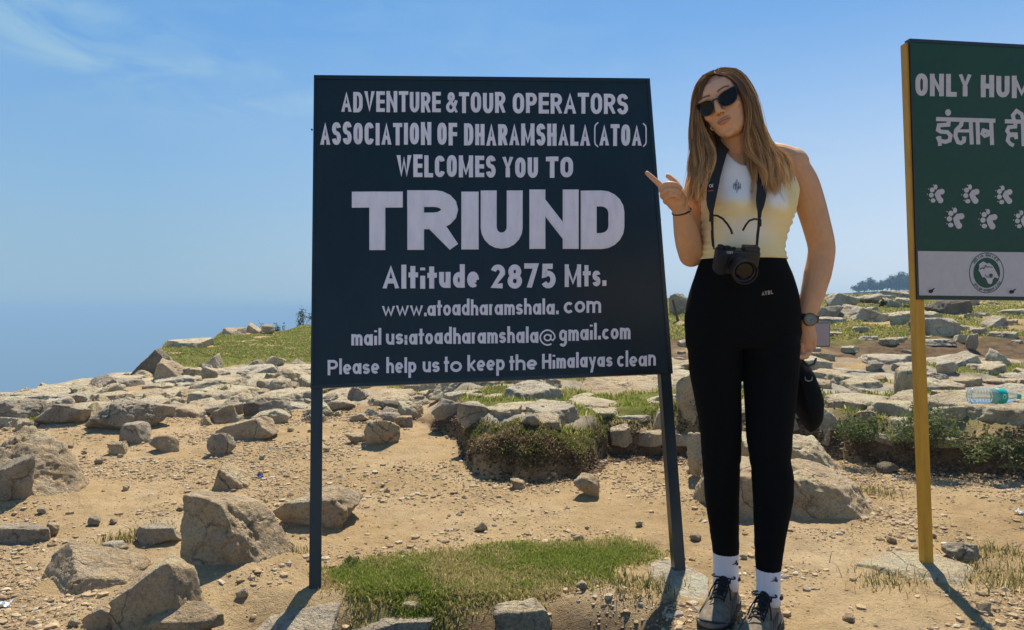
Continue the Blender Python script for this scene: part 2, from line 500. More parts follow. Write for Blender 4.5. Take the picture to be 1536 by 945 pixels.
def build_ground():
    a_dense = np.radians(np.arange(-44, 44.01, 0.135))
    a_l = np.radians(np.arange(-180, -44, 4.0)); a_r = np.radians(np.arange(46, 180, 4.0))
    A = np.concatenate([a_l, a_dense, a_r])
    def geo(a, b, q):
        k = int(math.log(b / a) / q)
        return a * (b / a) ** (np.arange(k) / k)
    R = np.concatenate([geo(0.3, 1.7, 0.06), geo(1.7, 5.4, 0.0048), geo(5.4, 12, 0.0058), geo(12, 30, 0.010), geo(30, 120, 0.04),
                        geo(120, 700, 0.04), geo(700, 24000, 0.22), [24000]])
    na, nr = len(A), len(R)
    AA, RR = np.meshgrid(A, R)
    x = (np.sin(AA) * RR).ravel(); y = (np.cos(AA) * RR).ravel()
    z = terr(x, y)
    V = np.stack([x, y, z], 1)
    V = np.concatenate([V, [[0, 0, 0]]])
    i = np.arange(nr - 1)[:, None] * na; j = np.arange(na)[None, :]; j2 = (j + 1) % na
    Q = np.stack([i + j, i + j2, i + na + j2, i + na + j], -1).reshape(-1, 4)[:, ::-1]
    x = V[:, 0]; y = V[:, 1]
    th, r, px, d = polar(x, y)
    g = grass_mask(x, y)
    # exposed brown soil: bank faces, the eroded second bank, trodden hollow in front
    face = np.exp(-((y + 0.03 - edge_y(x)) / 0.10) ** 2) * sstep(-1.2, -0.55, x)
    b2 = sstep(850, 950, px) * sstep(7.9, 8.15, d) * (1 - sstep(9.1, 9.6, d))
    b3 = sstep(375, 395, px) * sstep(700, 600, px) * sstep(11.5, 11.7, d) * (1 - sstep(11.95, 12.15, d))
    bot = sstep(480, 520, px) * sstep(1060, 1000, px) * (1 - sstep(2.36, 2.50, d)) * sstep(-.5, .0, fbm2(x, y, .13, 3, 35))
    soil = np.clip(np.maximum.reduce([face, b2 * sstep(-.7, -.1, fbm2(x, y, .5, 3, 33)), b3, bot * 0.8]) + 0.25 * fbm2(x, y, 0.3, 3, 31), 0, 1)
    # bare rock between the slabs
    rk = np.maximum(sstep(6.4, 7.2, d) * sstep(1000, 600, px) * (1 - sstep(11, 12, d)),
                    sstep(0.1, 0.3, y - edge_y(x)) * sstep(-.6, -.4, x) * (1 - sstep(7.8, 8.2, d)))
    rk = np.clip(rk * sstep(-0.5, 0.0, fbm2(x, y, 0.7, 3, 41)), 0, 1) * (1 - g)
    wood = sstep(120, 200, r)
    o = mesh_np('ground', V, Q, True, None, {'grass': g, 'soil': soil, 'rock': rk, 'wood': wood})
    m, n, l, b = new_mat('ground')
    pos = n.new('ShaderNodeNewGeometry').outputs['Position']
    def at(nm):
        q = n.new('ShaderNodeAttribute'); q.attribute_name = nm; return q.outputs['Fac']
    d1 = noise_node(n, l, pos, 1.1, 6, 0.6); d2 = noise_node(n, l, pos, 9.0, 6, 0.65); d3 = noise_node(n, l, pos, 90.0, 4, 0.7)
    dirt = ramp(n, l, d1, [(0.3, (0.41, 0.28, 0.138)), (0.5, (0.50, 0.355, 0.188)), (0.72, (0.57, 0.432, 0.265))])
    dirt = mix(n, l, 0.5, dirt, ramp(n, l, d2, [(0.32, 0.55), (0.55, 1.0)]), 'MULTIPLY')
    dirt = mix(n, l, 0.6, dirt, ramp(n, l, d3, [(0.30, 0.42), (0.5, 0.95), (0.7, 1.0)]), 'MULTIPLY')
    rock = ramp(n, l, d2, [(0.3, (0.24, 0.20, 0.15)), (0.5, (0.40, 0.35, 0.27)), (0.7, (0.47, 0.42, 0.34))])
    rock = mix(n, l, 0.5, rock, ramp(n, l, d3, [(0.35, 0.45), (0.55, 1.0)]), 'MULTIPLY')
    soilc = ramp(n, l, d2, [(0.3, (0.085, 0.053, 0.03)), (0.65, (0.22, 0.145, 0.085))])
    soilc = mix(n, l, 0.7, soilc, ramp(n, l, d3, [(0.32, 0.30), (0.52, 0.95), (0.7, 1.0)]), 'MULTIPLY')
    gr = ramp(n, l, d2, [(0.3, (0.10, 0.115, 0.022)), (0.5, (0.16, 0.165, 0.035)), (0.72, (0.27, 0.22, 0.085))])
    c = mix(n, l, at('rock'), dirt, rock)
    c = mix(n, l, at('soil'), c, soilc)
    c = mix(n, l, at('grass'), c, gr)
    c = mix(n, l, at('wood'), c, (0.035, 0.05, 0.03))
    l.new(c, b.inputs['Base Color'])
    b.inputs['Roughness'].default_value = 0.97
    b.inputs['Specular IOR Level'].default_value = 0.1
    hb = noise_node(n, l, pos, 55.0, 7, 0.72); hc = noise_node(n, l, pos, 220.0, 3, 0.6)
    ma = n.new('ShaderNodeMath'); ma.operation = 'MULTIPLY_ADD'
    l.new(hc, ma.inputs[0]); ma.inputs[1].default_value = 0.35; l.new(hb, ma.inputs[2])
    bp = n.new('ShaderNodeBump'); bp.inputs['Strength'].default_value = 0.9; bp.inputs['Distance'].default_value = 0.018
    l.new(ma.outputs[0], bp.inputs['Height']); l.new(bp.outputs['Normal'], b.inputs['Normal'])
    tag(link_mesh('ground', o, m), kind='structure')


# the air over the plains: one even box of haze, its top just above the crest
def build_haze():
    bm = bmesh.new()
    bmesh.ops.create_cube(bm, size=1)
    for v in bm.verts:
        v.co = Vector((v.co.x * 52000, v.co.y * 52000, -1600 if v.co.z < 0 else 14.0))
    m = bpy.data.materials.new('haze')
    m.use_nodes = True
    n, l = m.node_tree.nodes, m.node_tree.links
    n.clear()
    o = n.new('ShaderNodeOutputMaterial')
    p = n.new('ShaderNodeVolumePrincipled')
    p.inputs['Color'].default_value = (0.39, 0.63, 0.88, 1)
    p.inputs['Density'].default_value = 0.0012
    p.inputs['Anisotropy'].default_value = 0.0
    l.new(p.outputs['Volume'], o.inputs['Volume'])
    tag(link_mesh('haze', bm_mesh('haze', bm), m), kind='stuff')
build_haze()

# ------------------------------------------------------------------ rocks
_ICO = {}
def ico(sub):
    if sub not in _ICO:
        bm = bmesh.new()
        bmesh.ops.create_icosphere(bm, subdivisions=sub, radius=1)
        bm.verts.ensure_lookup_table()
        V = np.array([v.co[:] for v in bm.verts]); Fc = np.array([[v.index for v in f.verts] for f in bm.faces])
        bm.free()
        _ICO[sub] = (V / np.linalg.norm(V, axis=1, keepdims=True), Fc)
    return _ICO[sub]

def unit(v):
    v = np.asarray(v, float); return v / np.linalg.norm(v)

def rock_planes(kind, rng):
    P = []
    if kind == 'slab':
        P += [((rng.normal(0, .12), rng.normal(-.06, .08), 1), .62), ((0, 0, -1), .6)]
        k = rng.integers(5, 8); a0 = rng.uniform(0, 6.28)
        for i in range(k):
            a = a0 + (i + rng.uniform(-.3, .3)) / k * 6.283
            P.append(((math.cos(a), math.sin(a), rng.uniform(-.1, .35)), rng.uniform(.68, .95)))
        for i in range(3):
            a = rng.uniform(0, 6.28); P.append(((math.cos(a) * .6, math.sin(a) * .6, .8), rng.uniform(.72, .86)))
    elif kind == 'wedge':
        s = rng.choice([-1, 1])
        P += [((s * .55, -.15, .8), .48), ((-s * .9, -.25, .35), .62), ((0, -1, .15), .6), ((0, 1, .2), .7), ((0, 0, -1), .6), ((s * 1, 0, -.1), .9)]
        for i in range(4):
            P.append((rng.normal(size=3), rng.uniform(.75, .95)))
    else:
        for i in range(15):
            v = rng.normal(size=3); v[2] *= .9
            P.append((v, rng.uniform(.62, .9)))
        P.append(((rng.normal(0, .2), rng.normal(0, .2), 1), .66)); P.append(((0, -1, .1), .66))
    return P

def rock_verts(dims, planes, sub, seed, sharp=48, rough=1.0, sink=0.22):
    D, Fc = ico(sub)
    acc = np.zeros(len(D))
    for nrm, h in planes:
        c = D @ unit(nrm)
        acc += np.exp(-sharp * np.minimum(4, h / np.maximum(c, 1e-3)))
    r = -np.log(acc + 1e-30) / sharp
    r = np.clip(r, .15, 1.5)
    V = D * r[:, None]
    lo, hi = V.min(0), V.max(0)
    V = (V - (lo + hi) / 2) / ((hi - lo) / 2)
    w, d, h = dims
    V[:, 0] *= w / 2; V[:, 1] *= d / 2
    V[:, 2] = (V[:, 2] + 1) / 2 * (h * (1 + sink)) - h * sink
    s = (w * d * h) ** (1 / 3)
    Q = V + seed * 3.7
    nd = D * np.array([1, 1, max(.25, h / max(w, d))]); nd /= np.linalg.norm(nd, axis=1, keepdims=True)
    n = fbm(Q / (.55 * s), 3, seed) * .055 * s
    n2 = fbm(Q / (.16 * s), 4, seed + 5, .6)
    n += (n2 - .45 * np.abs(n2)) * .042 * s
    if sub >= 5: n += fbm(Q / (.05 * s), 4, seed + 9, .6) * .020 * s
    crack = np.abs(fbm(Q / (.8 * s), 2, seed + 13))
    n -= .035 * s * np.exp(-(crack / .02) ** 2)
    return V + nd * (n * rough)[:, None], Fc

N_ROCK = [0]
def add_rock(x, y, z, dims, kind='boulder', tone='tan', label='', cat='rock', name='rock', group=None, yaw=0.0, tilt=(0, 0), sub=4, seed=None, planes=None, sharp=48, rough=1.0, sink=.22):
    N_ROCK[0] += 1
    seed = N_ROCK[0] if seed is None else seed
    rng = np.random.default_rng(seed * 77 + 5)
    V, Fc = rock_verts(dims, planes or rock_planes(kind, rng), sub, seed, sharp, rough, sink)
    o = link_mesh(name, mesh_np(name, V, Fc), ROCK[tone])
    o.location = (x, y, z)
    o.rotation_euler = (tilt[0], tilt[1], yaw)
    tag(o, label, cat, group)
    return o

NEW_HEAPS = []
PLACED = []          # (x, y, radius) of every rock, to keep grass, gravel and fillers clear
def rock_px(x0, y0, x1, y1, kind='boulder', tone='tan', label='', depth=.8, yaw=0.0, tilt=(0, 0), planes=None, name='rock', cat='rock', group=None, sub=None, rough=1.0, sharp=48, minh=.1, seed=None, sink=.22):
    """a rock whose outline in the photograph spans this pixel box, standing on the ground there"""
    xc = (x0 + x1) / 2
    hit = ground_hit(xc, y1)
    if hit is None: hit = ((xc - CX) / F * 12, 12, 0.5)
    x, d, z = hit
    w = (x1 - x0) / F * d
    if kind == 'slab':
        h = minh * w
        dd = np.arange(d + .3 * w, d + (3.2 if d < 4 else 1.7) * w, .01)
        zz = terr((xc - CX) / F * dd, dd) + h
        py = CY + (CAMZ - zz) / dd * F
        k = np.nonzero(py <= y0)[0]
        D = (dd[k[0]] - d) if len(k) else (3 if d < 4 else 1.5) * w
        zc = float(terr((xc - CX) / F * (d + D / 2), d + D / 2)[0])
        if not len(k): h = max(h, CAMZ - (y0 - CY) / F * (d + .9 * D) - min(z, zc))
    else:
        D = w * depth
        ztop = CAMZ - (y0 - CY) / F * (d + D * .5)
        zc = float(terr((xc - CX) / F * (d + D / 2), d + D / 2)[0])
        h = max(ztop - min(z, zc), minh * w)
    yc = d + D / 2
    xw = (xc - CX) / F * yc
    wpx = x1 - x0
    if sub is None: sub = 6 if wpx > 130 else 5 if wpx > 48 else 4
    PLACED.append((xw, yc - (.25 * D if y1 > 940 else 0), (.30 * min(w, D)) if y1 > 940 else max(w, D) / 2))
    if 2.6 < d < 9 and kind != 'slab' and w > .08: NEW_HEAPS.append((xw, yc, .5 * max(w, D), min(.16 * h, .05)))
    return add_rock(xw, yc, min(z, zc), (w * 1.03, D, h), kind, tone, label, cat, name, group, yaw, tilt, sub, seed, planes, sharp, rough, sink)

def heroes():
    r = rock_px
    r(-75, 640, 152, 770, tone='tan', label='large pyramid shaped boulder with a long crack at the far left of the path', name='boulder', cat='boulder', depth=.75, rough=1.15,
      planes=[((.62, -.45, .62), .5), ((-.62, -.5, .7), .50), ((-.2, -1, .25), .52), ((0, 1, .5), .6), ((.8, .3, .4), .75), ((-1, 0, .1), .9), ((0, 0, -1), .5)])
    r(-40, 682, 46, 772, tone='grey', label='dark rounded boulder leaning on the front of the pyramid shaped boulder', name='boulder', cat='boulder', depth=.6, rough=.7)
    r(-30, 781, 80, 817, 'slab', 'grey', 'flat grey stone slab lying on the dirt at the left edge below the pyramid boulder', depth=.5, name='slab', cat='slab', minh=.2)
    r(68, 783, 90, 806, label='small brown cobble touching the end of the flat grey slab at left', name='stone', cat='stone')
    r(44, 822, 216, 894, tone='tan', label='low half buried tan rock with a sunlit slope and shaded left front face', depth=.8, rough=.7,
      planes=[((.35, -.25, .9), .42), ((-.6, -.7, .35), .56), ((0, 1, .3), .6), ((1, 0, .35), .85), ((0, 0, -1), .5), ((.4, -1, .3), .7)])
    r(176, 837, 306, 948, tone='tan', label='fin shaped tan rock leaning to the left in the left foreground', depth=.42, name='boulder', cat='boulder', rough=.75,
      planes=[((-.48, -.05, .88), .50), ((.02, -1, .08), .55), ((.93, -.2, .28), .66), ((.5, .05, 1.0), .74), ((0, 1, .1), .55), ((-1, 0, -.25), .8), ((0, 0, -1), .6)])
    r(222, 907, 330, 962, tone='tan', label='low tan rock in front of the leaning fin shaped rock', depth=.6, rough=.8)
    r(130, 908, 180, 950, tone='tan', label='small pointed rock at the bottom edge left of the fin shaped rock', depth=.6)
    r(276, 738, 448, 868, tone='tan', label='big upright boulder with a flat shaded face and rounded top left of the sign', name='boulder', cat='boulder', depth=.62, rough=.9,
      planes=[((-.18, -1, .10), .52), ((.80, -.30, .52), .52), ((.62, -.85, .2), .60), ((-1, -.05, .06), .80), ((.12, .1, 1), .80), ((.45, 0, .95), .72), ((0, 1, .15), .6), ((0, 0, -1), .6)])
    r(414, 733, 540, 797, tone='tan', label='low rough tan rock behind the left post of the big black sign', depth=.8, rough=1.2)
    r(203, 787, 272, 822, tone='grey', label='small mossy rock in the dirt with a tuft of dry grass beside it', depth=.7)
    r(158, 812, 192, 832, tone='white', label='small pale grey stone beside the dry grass tuft at left', name='stone', cat='stone')
    r(311, 694, 376, 738, 'wedge', 'tan', 'sloping tan rock on the dirt above the big upright boulder')
    r(164, 662, 191, 684, label='small cobble beside the dark hollow in the left bank', name='stone', cat='stone')
    r(227, 651, 271, 680, label='rounded tan rock next to the small cobble on the left bank')
    r(330, 623, 421, 662, tone='tan', label='tan rock with a dark shaded right end atop the dirt slope left of the sign', depth=.8)
    r(312, 648, 352, 686, tone='grey', label='small dark rock just below the tan rock with the shaded end', depth=.7)
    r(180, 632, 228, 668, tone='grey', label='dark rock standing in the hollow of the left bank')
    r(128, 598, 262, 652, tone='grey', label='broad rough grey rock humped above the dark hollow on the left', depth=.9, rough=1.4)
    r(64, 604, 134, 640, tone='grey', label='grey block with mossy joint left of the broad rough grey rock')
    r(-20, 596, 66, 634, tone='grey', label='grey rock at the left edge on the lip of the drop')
    r(544, 628, 600, 672, tone='tan', label='squared tan block with a notched shaded lower corner on the dirt behind the sign', name='block', cat='block', depth=.8, rough=.5)
    r(518, 650, 550, 668, tone='tan', label='small low stone at the left foot of the squared tan block', name='stone', cat='stone')
    r(566, 618, 600, 634, tone='grey', label='small rough stone behind the squared tan block', name='stone', cat='stone')
    r(592, 624, 620, 642, tone='tan', label='small round stone right of the squared tan block', name='stone', cat='stone')
    r(860, 711, 899, 751, tone='tan', label='round head sized cobble on the dirt in front of the turf mound', name='cobble', cat='cobble', depth=.9, sink=.06, rough=.7)
    r(765, 717, 789, 735, tone='tan', label='small angular stone on the dirt in the shade line of the turf mound', name='stone', cat='stone', sink=.1)
    lx, ld = (428 - CX) / F * 2.36, 2.36
    PLACED.append((lx, ld, .17))
    add_rock(lx, ld, float(terr(lx, ld)[0]) - .035, (.36, .44, .085), 'slab', 'white', 'speckled pale granite ledge at the foot of the left post of the black sign', 'rock ledge', 'ledge', tilt=(.34, 0), sub=6, rough=.9, sink=.8)
    r(978, 832, 1068, 915, 'slab', 'white', 'pale granite ledge at the foot of the right post of the black sign', name='ledge', cat='rock ledge', minh=.06, rough=.8, sink=.9)
    r(740, 898, 832, 975, 'boulder', 'pale', 'pale rounded stone at the bottom edge below the grass patch', depth=.8, name='stone', cat='stone')
    r(496, 918, 660, 975, 'boulder', 'grey', 'low rock at the bottom edge, a stand-in hump catching the shade of the black sign', depth=.6, minh=.2)  # stands in for a dry grass hump, tall enough to catch the board's shadow
    r(600, 901, 636, 918, tone='pale', label='small pale stone at the lower edge of the grass patch', name='stone', cat='stone')
    r(1272, 820, 1492, 884, 'slab', 'pale', 'thin flat concrete slab around the foot of the yellow post', depth=.42, name='slab', cat='slab', minh=.05, rough=.4, sink=.8)
    r(1412, 814, 1470, 846, tone='grey', label='dark grey stone lying on the concrete slab beside the yellow post', name='stone', cat='stone', depth=.7)
    r(1040, 694, 1324, 794, 'boulder', 'tan', 'big broad tan outcrop behind the lower legs of the woman', name='boulder', cat='boulder', depth=.55, rough=1.3,
      planes=[((.05, -.2, 1), .80), ((.55, -.25, .85), .74), ((0, -1, .18), .55), ((.8, -.5, .3), .74), ((-1, -.1, .1), .85), ((0, 1, .1), .6), ((0, 0, -1), .6), ((1, .1, .2), .9)])
    r(1110, 655, 1282, 735, 'boulder', 'pale', 'flat topped pale block on the outcrop right of the knees of the woman', name='block', cat='block', depth=.7, rough=1.2,
      planes=[((.05, -.14, 1), .78), ((0, -1, .1), .6), ((.8, -.3, .4), .78), ((-1, 0, 0), .85), ((0, 1, .1), .7), ((0, 0, -1), .6), ((.9, -.6, -.2), .85)])
    r(1028, 646, 1112, 730, 'boulder', 'pale', 'pale block at the left end of the outcrop behind the right knee of the woman', name='block', cat='block', depth=.7, rough=1.2)
    r(1217, 609, 1276, 666, 'wedge', 'pale', 'wedge shaped pale boulder with pointed top right of the hanging black cap', name='boulder', cat='boulder', depth=.8)
    r(1398, 592, 1620, 690, 'boulder', 'pale', 'broad pale rock ledge at the right edge that the plastic bottle lies on', name='ledge', cat='rock ledge', depth=.75, rough=.8,
      planes=[((0, -.10, 1), .72), ((-.4, -.3, .85), .8), ((0, -1, .15), .6), ((-.8, -.6, .2), .75), ((0, 1, .1), .7), ((1, 0, 0), .9), ((0, 0, -1), .6)])
    # on the terrace and the turf mound behind the sign
    r(648, 597, 702, 630, tone='grey', label='dark fronted block at the left end of the turf bank', name='block', cat='block')
    r(686, 603, 738, 640, tone='white', label='rounded grey white rock overhanging a dark gap beside the turf mound', depth=.9)
    r(732, 604, 784, 630, 'slab', 'pale', 'sunlit cream slab on the left shoulder of the turf mound')
    r(782, 600, 872, 634, 'slab', 'white', 'wide grey rough slab crowning the turf mound', rough=1.5)
    r(779, 620, 809, 645, tone='white', label='small grey stone stuck in the front of the turf mound', name='stone', cat='stone')
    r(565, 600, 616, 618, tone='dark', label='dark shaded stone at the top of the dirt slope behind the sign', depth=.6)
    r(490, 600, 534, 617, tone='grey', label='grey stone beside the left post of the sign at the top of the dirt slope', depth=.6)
    r(978, 612, 1012, 652, 'boulder', 'pale', 'pale block with mossy foot just left of the sign\'s right post', name='block', cat='block')
    r(1012, 560, 1046, 640, 'boulder', 'pale', 'tall pale rock between the sign\'s right post and the woman\'s leg', depth=1.2)
    r(914, 604, 980, 632, 'slab', 'white', 'grey edged slab with bright green grass under its front edge')
    r(850, 590, 932, 614, 'slab', 'pale', 'long smooth pale slab behind the turf mound')
    # the grassy crest on the left
    r(194, 522, 252, 568, tone='dark', label='tall dark slanting slab at the very left end of the grassy crest', depth=.5, name='slab', cat='slab',
      planes=[((-.62, -.1, .78), .52), ((0, -1, .1), .5), ((.6, 0, .8), .75), ((1, 0, .1), .7), ((0, 1, 0), .6), ((0, 0, -1), .7)])
    r(222, 532, 262, 562, 'boulder', 'grey', 'blocky rock with a pale flat top leaning on the dark slanting slab')
    r(224, 536, 277, 573, 'wedge', 'tan', 'tan wedge rock sloping to the left below the grassy crest', depth=.7)
    r(275, 551, 305, 572, tone='tan', label='small tan block left of the upright pale stone below the crest', name='block', cat='block')
    r(302, 549, 327, 574, tone='pale', label='upright pale stone below the grassy crest', name='stone', cat='stone')
    r(307, 530, 333, 553, 'wedge', 'white', 'pointed grey white stone set in the turf edge of the grassy crest', name='stone', cat='stone')
    r(254, 506, 312, 523, 'slab', 'pale', 'long flat pale rock at the left top of the grassy crest')
    r(335, 491, 371, 503, 'slab', 'tan', 'low tan rock first in the row of rocks on top of the grassy crest')
    r(365, 484, 391, 500, 'wedge', 'tan', 'tallest rock in the row on top of the grassy crest')
    r(391, 487, 413, 501, tone='tan', label='rounded brown rock last in the row on top of the grassy crest')
    r(400, 534, 430, 553, tone='pale', label='pale rock in the brown eroded bank left of the sign')
    r(178, 565, 216, 582, 'slab', 'grey', 'dark flat rock at the foot of the tall dark slanting slab')
    r(206, 570, 322, 604, 'slab', 'pale', 'long narrow tilted slab running up from left to right below the crest', depth=.5, name='slab', cat='slab', tilt=(0, -.10))
    r(300, 563, 372, 590, 'slab', 'pale', 'smooth pale rounded slab below the upright pale stone', depth=.9)
    r(388, 566, 432, 582, 'slab', 'pale', 'pale slab in the turf left of the sign just under the brown bank')
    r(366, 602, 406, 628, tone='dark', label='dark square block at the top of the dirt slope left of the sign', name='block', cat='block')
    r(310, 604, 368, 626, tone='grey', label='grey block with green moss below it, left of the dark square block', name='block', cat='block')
    r(216, 606, 262, 622, tone='white', label='pale stone with a dark slot under it in the left slab field')
    # skyline and slope on the right
    r(1003, 440, 1031, 472, tone='grey', label='rough grey rock on the skyline just right of the sign\'s right edge')
    r(1238, 439, 1286, 464, tone='white', label='pale flat faced boulder on the skyline right of the woman\'s arm', name='boulder', cat='boulder')
    r(1288, 440, 1332, 456, tone='white', label='pale skyline rock in the middle of the row right of the woman')
    r(1318, 446, 1352, 460, 'wedge', 'white', 'pale tilted skyline rock below the distant trees')
    r(1340, 446, 1366, 458, tone='white', label='pale skyline rock touching the yellow post')
    r(1256, 456, 1338, 482, 'wedge', 'white', 'large grey boulder with a sunlit top just below the skyline', name='boulder', cat='boulder')
    r(1216, 458, 1260, 482, tone='grey', label='grey boulder between the watch and the large grey boulder', name='boulder', cat='boulder')
    r(1384, 446, 1446, 472, tone='dark', label='low dark rock directly under the green sign', sink=.3)
    r(1476, 473, 1514, 493, 'wedge', 'white', 'grey pointed rock alone on the green slope under the sign')
    r(1448, 500, 1466, 526, tone='grey', label='small grey rock beside the short wooden stump')
    r(1408, 527, 1478, 552, 'wedge', 'white', 'pale rock with a sharp ridge below the wooden stump')
    r(1479, 522, 1512, 551, 'wedge', 'white', 'white slanting triangular rock right of the sharp ridged rock')
    r(1440, 541, 1508, 564, 'slab', 'pale', 'bright oval slab above the plastic bottle')
    r(1398, 540, 1434, 564, tone='white', label='grey block right of the yellow post above the bottle', name='block', cat='block')
    r(1289, 529, 1364, 550, 'slab', 'white', 'wide flat white slab at the top of the pavement right of the phone')
    r(1240, 540, 1302, 562, 'slab', 'white', 'white slab with a straight shaded front edge just below the phone')
    r(1296, 540, 1322, 558, tone='grey', label='small square stone between the two white slabs right of the phone', name='stone', cat='stone')
    r(1262, 564, 1316, 584, 'slab', 'pale', 'cream slab with a notched front behind the hanging cap')
    r(1228, 580, 1348, 612, 'slab', 'pale', 'longest cream slab in the pavement between the cap and the yellow post')
    r(1300, 596, 1372, 634, 'slab', 'pale', 'cream slab on the lip of the bank left of the yellow post')
    r(1346, 548, 1378, 600, 'slab', 'pale', 'pale slab half hidden by the yellow post')
    r(1398, 608, 1446, 646, 'boulder', 'pale', 'pale block on the bank right of the yellow post', name='block', cat='block')
    r(1316, 693, 1345, 712, tone='dark', label='small dark stone at the foot of the bushy bank', name='stone', cat='stone')

heroes()
HEAPS += [(px_, py_, pr_, ph_) for px_, py_, pr_, ph_ in NEW_HEAPS]

def fillers():
    """the rest of the rock pavement: unlisted flat slabs and small stones between them"""
    protos = {}
    for tone in ('pale', 'white', 'tan'):
        for k in range(5):
            V, Fc = rock_verts((1, .8, .20), rock_planes('slab', np.random.default_rng(900 + k)), 5, 300 + k, 48, 1.5)
            me = mesh_np('slab', V, Fc); me.materials.append(ROCK[tone])
            protos[(tone, k)] = me
    rng = np.random.default_rng(5)
    placed = list(PLACED)
    cnt = 0
    for size0, size1, tries in ((.8, 1.35, 160), (.45, .8, 900), (.26, .45, 1600), (.12, .26, 2200)):
        for _ in range(tries):
            if cnt >= 165: break
            px = rng.uniform(-10, 1560)
            d = rng.uniform(4.4, 11.3)
            x = (px - CX) / F * d
            if px < 640:
                if d < 6.6 + .3 * math.sin(px * .02) or d > 11.0: continue
                if px < 150 and d > 8.6: continue
            else:
                if d < float(edge_y(np.array([x]))[0]) + .25 or d > 8.1: continue
            z = float(terr(x, d)[0])
            py = CY + (CAMZ - z) / d * F
            if 476 < px < 985 and py < 555: continue
            s = rng.uniform(size0, size1) * (1 if d > 6 else .8)
            if any((x - a) ** 2 + (d - b) ** 2 < (.72 * (s / 2 + c)) ** 2 for a, b, c in placed): continue
            placed.append((x, d, s / 2)); PLACED.append((x, d, s / 2))
            tone = rng.choice(['pale', 'white', 'tan'], p=[.50, .28, .22])
            o = bpy.data.objects.new('slab' if s > .26 else 'stone', protos[(tone, int(rng.integers(5)))])
            C.objects.link(o)
            o.location = (x, d, z - (.07 if s < .5 else .11) * s)
            o.rotation_euler = (rng.normal(.09, .07), rng.normal(0, .08), rng.normal(0, .9))
            o.scale = (s * rng.uniform(.9, 1.25), s * rng.uniform(.8, 1.1), s * rng.uniform(.7, 1.3))
            where = 'left' if px < 640 else 'right'
            if s > .26:
                if where == 'left':
                    tag(o, 'one of the flat weathered slabs paving the level ground between dirt slope and grassy crest', 'slab', 'flat slabs of the left rock pavement')
                else:
                    tag(o, 'one of the flat weathered slabs paving the raised terrace behind the turf bank', 'slab', 'flat slabs of the raised terrace')
            else:
                if where == 'left':
                    tag(o, 'one of the small stones wedged between slabs below the grassy crest', 'stone', 'small stones of the left rock pavement')
                else:
                    tag(o, 'one of the small stones wedged between slabs of the raised terrace', 'stone', 'small stones of the raised terrace')
            cnt += 1
    rub = []
    for k in range(6):
        V, Fc = rock_verts((1, .85, .62), rock_planes('boulder' if k % 2 else 'wedge', np.random.default_rng(170 + k)), 5, 600 + k, 48, 1.4, .3)
        me = mesh_np('rock', V, Fc); me.materials.append(ROCK[('tan', 'pale', 'white', 'pale', 'tan', 'grey')[k]]); rub.append(me)
    nr_ = 0
    for _ in range(1500):
        if nr_ >= 95: break
        px = rng.uniform(-10, 660); d = rng.uniform(5.9, 11.2)
        x = (px - CX) / F * d
        if px < 150 and d > 8.8: continue
        z = float(terr(x, d)[0]); py = CY + (CAMZ - z) / d * F
        if 476 < px and py < 560: continue
        s = rng.uniform(.10, .34)
        if any((x - a) ** 2 + (d - b) ** 2 < (.50 * (s / 2 + c)) ** 2 for a, b, c in placed): continue
        placed.append((x, d, s / 2)); PLACED.append((x, d, s / 2))
        o = bpy.data.objects.new('rock', rub[int(rng.integers(6))]); C.objects.link(o)
        o.location = (x, d, z - .12 * s); o.rotation_euler = (rng.normal(0, .25), rng.normal(0, .25), rng.uniform(0, 6.28)); o.scale = (s, s, s * rng.uniform(.6, 1.0))
        tag(o, 'one of the half buried broken rocks among the slabs left of the sign', 'rock', 'rubble among the slabs at left'); nr_ += 1
    for _ in range(400):
        if cnt >= 190: break
        x = rng.uniform(.7, 3.1); d = float(edge_y(np.array([x]))[0]) + rng.uniform(.02, .28)
        s = rng.uniform(.12, .30)
        if any((x - a) ** 2 + (d - b) ** 2 < (.75 * (s / 2 + c)) ** 2 for a, b, c in placed): continue
        placed.append((x, d, s / 2)); PLACED.append((x, d, s / 2))
        o = bpy.data.objects.new('stone', protos[(rng.choice(['pale', 'white', 'tan']), int(rng.integers(5)))]); C.objects.link(o)
        o.location = (x, d, float(terr(x, d)[0]) - .03 * s); o.rotation_euler = (rng.normal(.05, .12), rng.normal(0, .15), rng.uniform(0, 6.28)); o.scale = (s, s, s * rng.uniform(1.2, 2.6))
        tag(o, 'one of the uneven stones along the broken lip of the raised bank', 'stone', 'stones on the lip of the bank'); cnt += 1
    # loose stones on the green slope at the right
    for _ in range(200):
        px = rng.uniform(1010, 1540); d = rng.uniform(8.0, 16) if rng.random() < .75 else rng.uniform(7.9, 9.6)
        x = (px - CX) / F * d; s = rng.uniform(.10, .30) if rng.random() < .7 else rng.uniform(.3, .75)
        if any((x - a) ** 2 + (d - b) ** 2 < (.9 * (s / 2 + c)) ** 2 for a, b, c in placed): continue
        placed.append((x, d, s / 2))
        o = bpy.data.objects.new('stone', protos[(rng.choice(['pale', 'white']), int(rng.integers(5)))])
        C.objects.link(o)
        o.location = (x, d, float(terr(x, d)[0]) - .01); o.rotation_euler = (0, 0, rng.uniform(0, 6.28)); o.scale = (s, s, s * rng.uniform(.8, 1.6))
        tag(o, 'one of the loose pale stones scattered over the green and brown slope at right', 'stone', 'loose stones on the right slope')
    # fist sized stones on the dirt path
    sm = []
    for k in range(5):
        V, Fc = rock_verts((1, .85, .6), rock_planes('boulder', np.random.default_rng(70 + k)), 3, 500 + k, 20, 1.0, .15)
        me = mesh_np('stone', V, Fc); me.materials.append(ROCK[('tan', 'pale', 'tan', 'tan', 'grey')[k]]); sm.append(me)
    n = 0
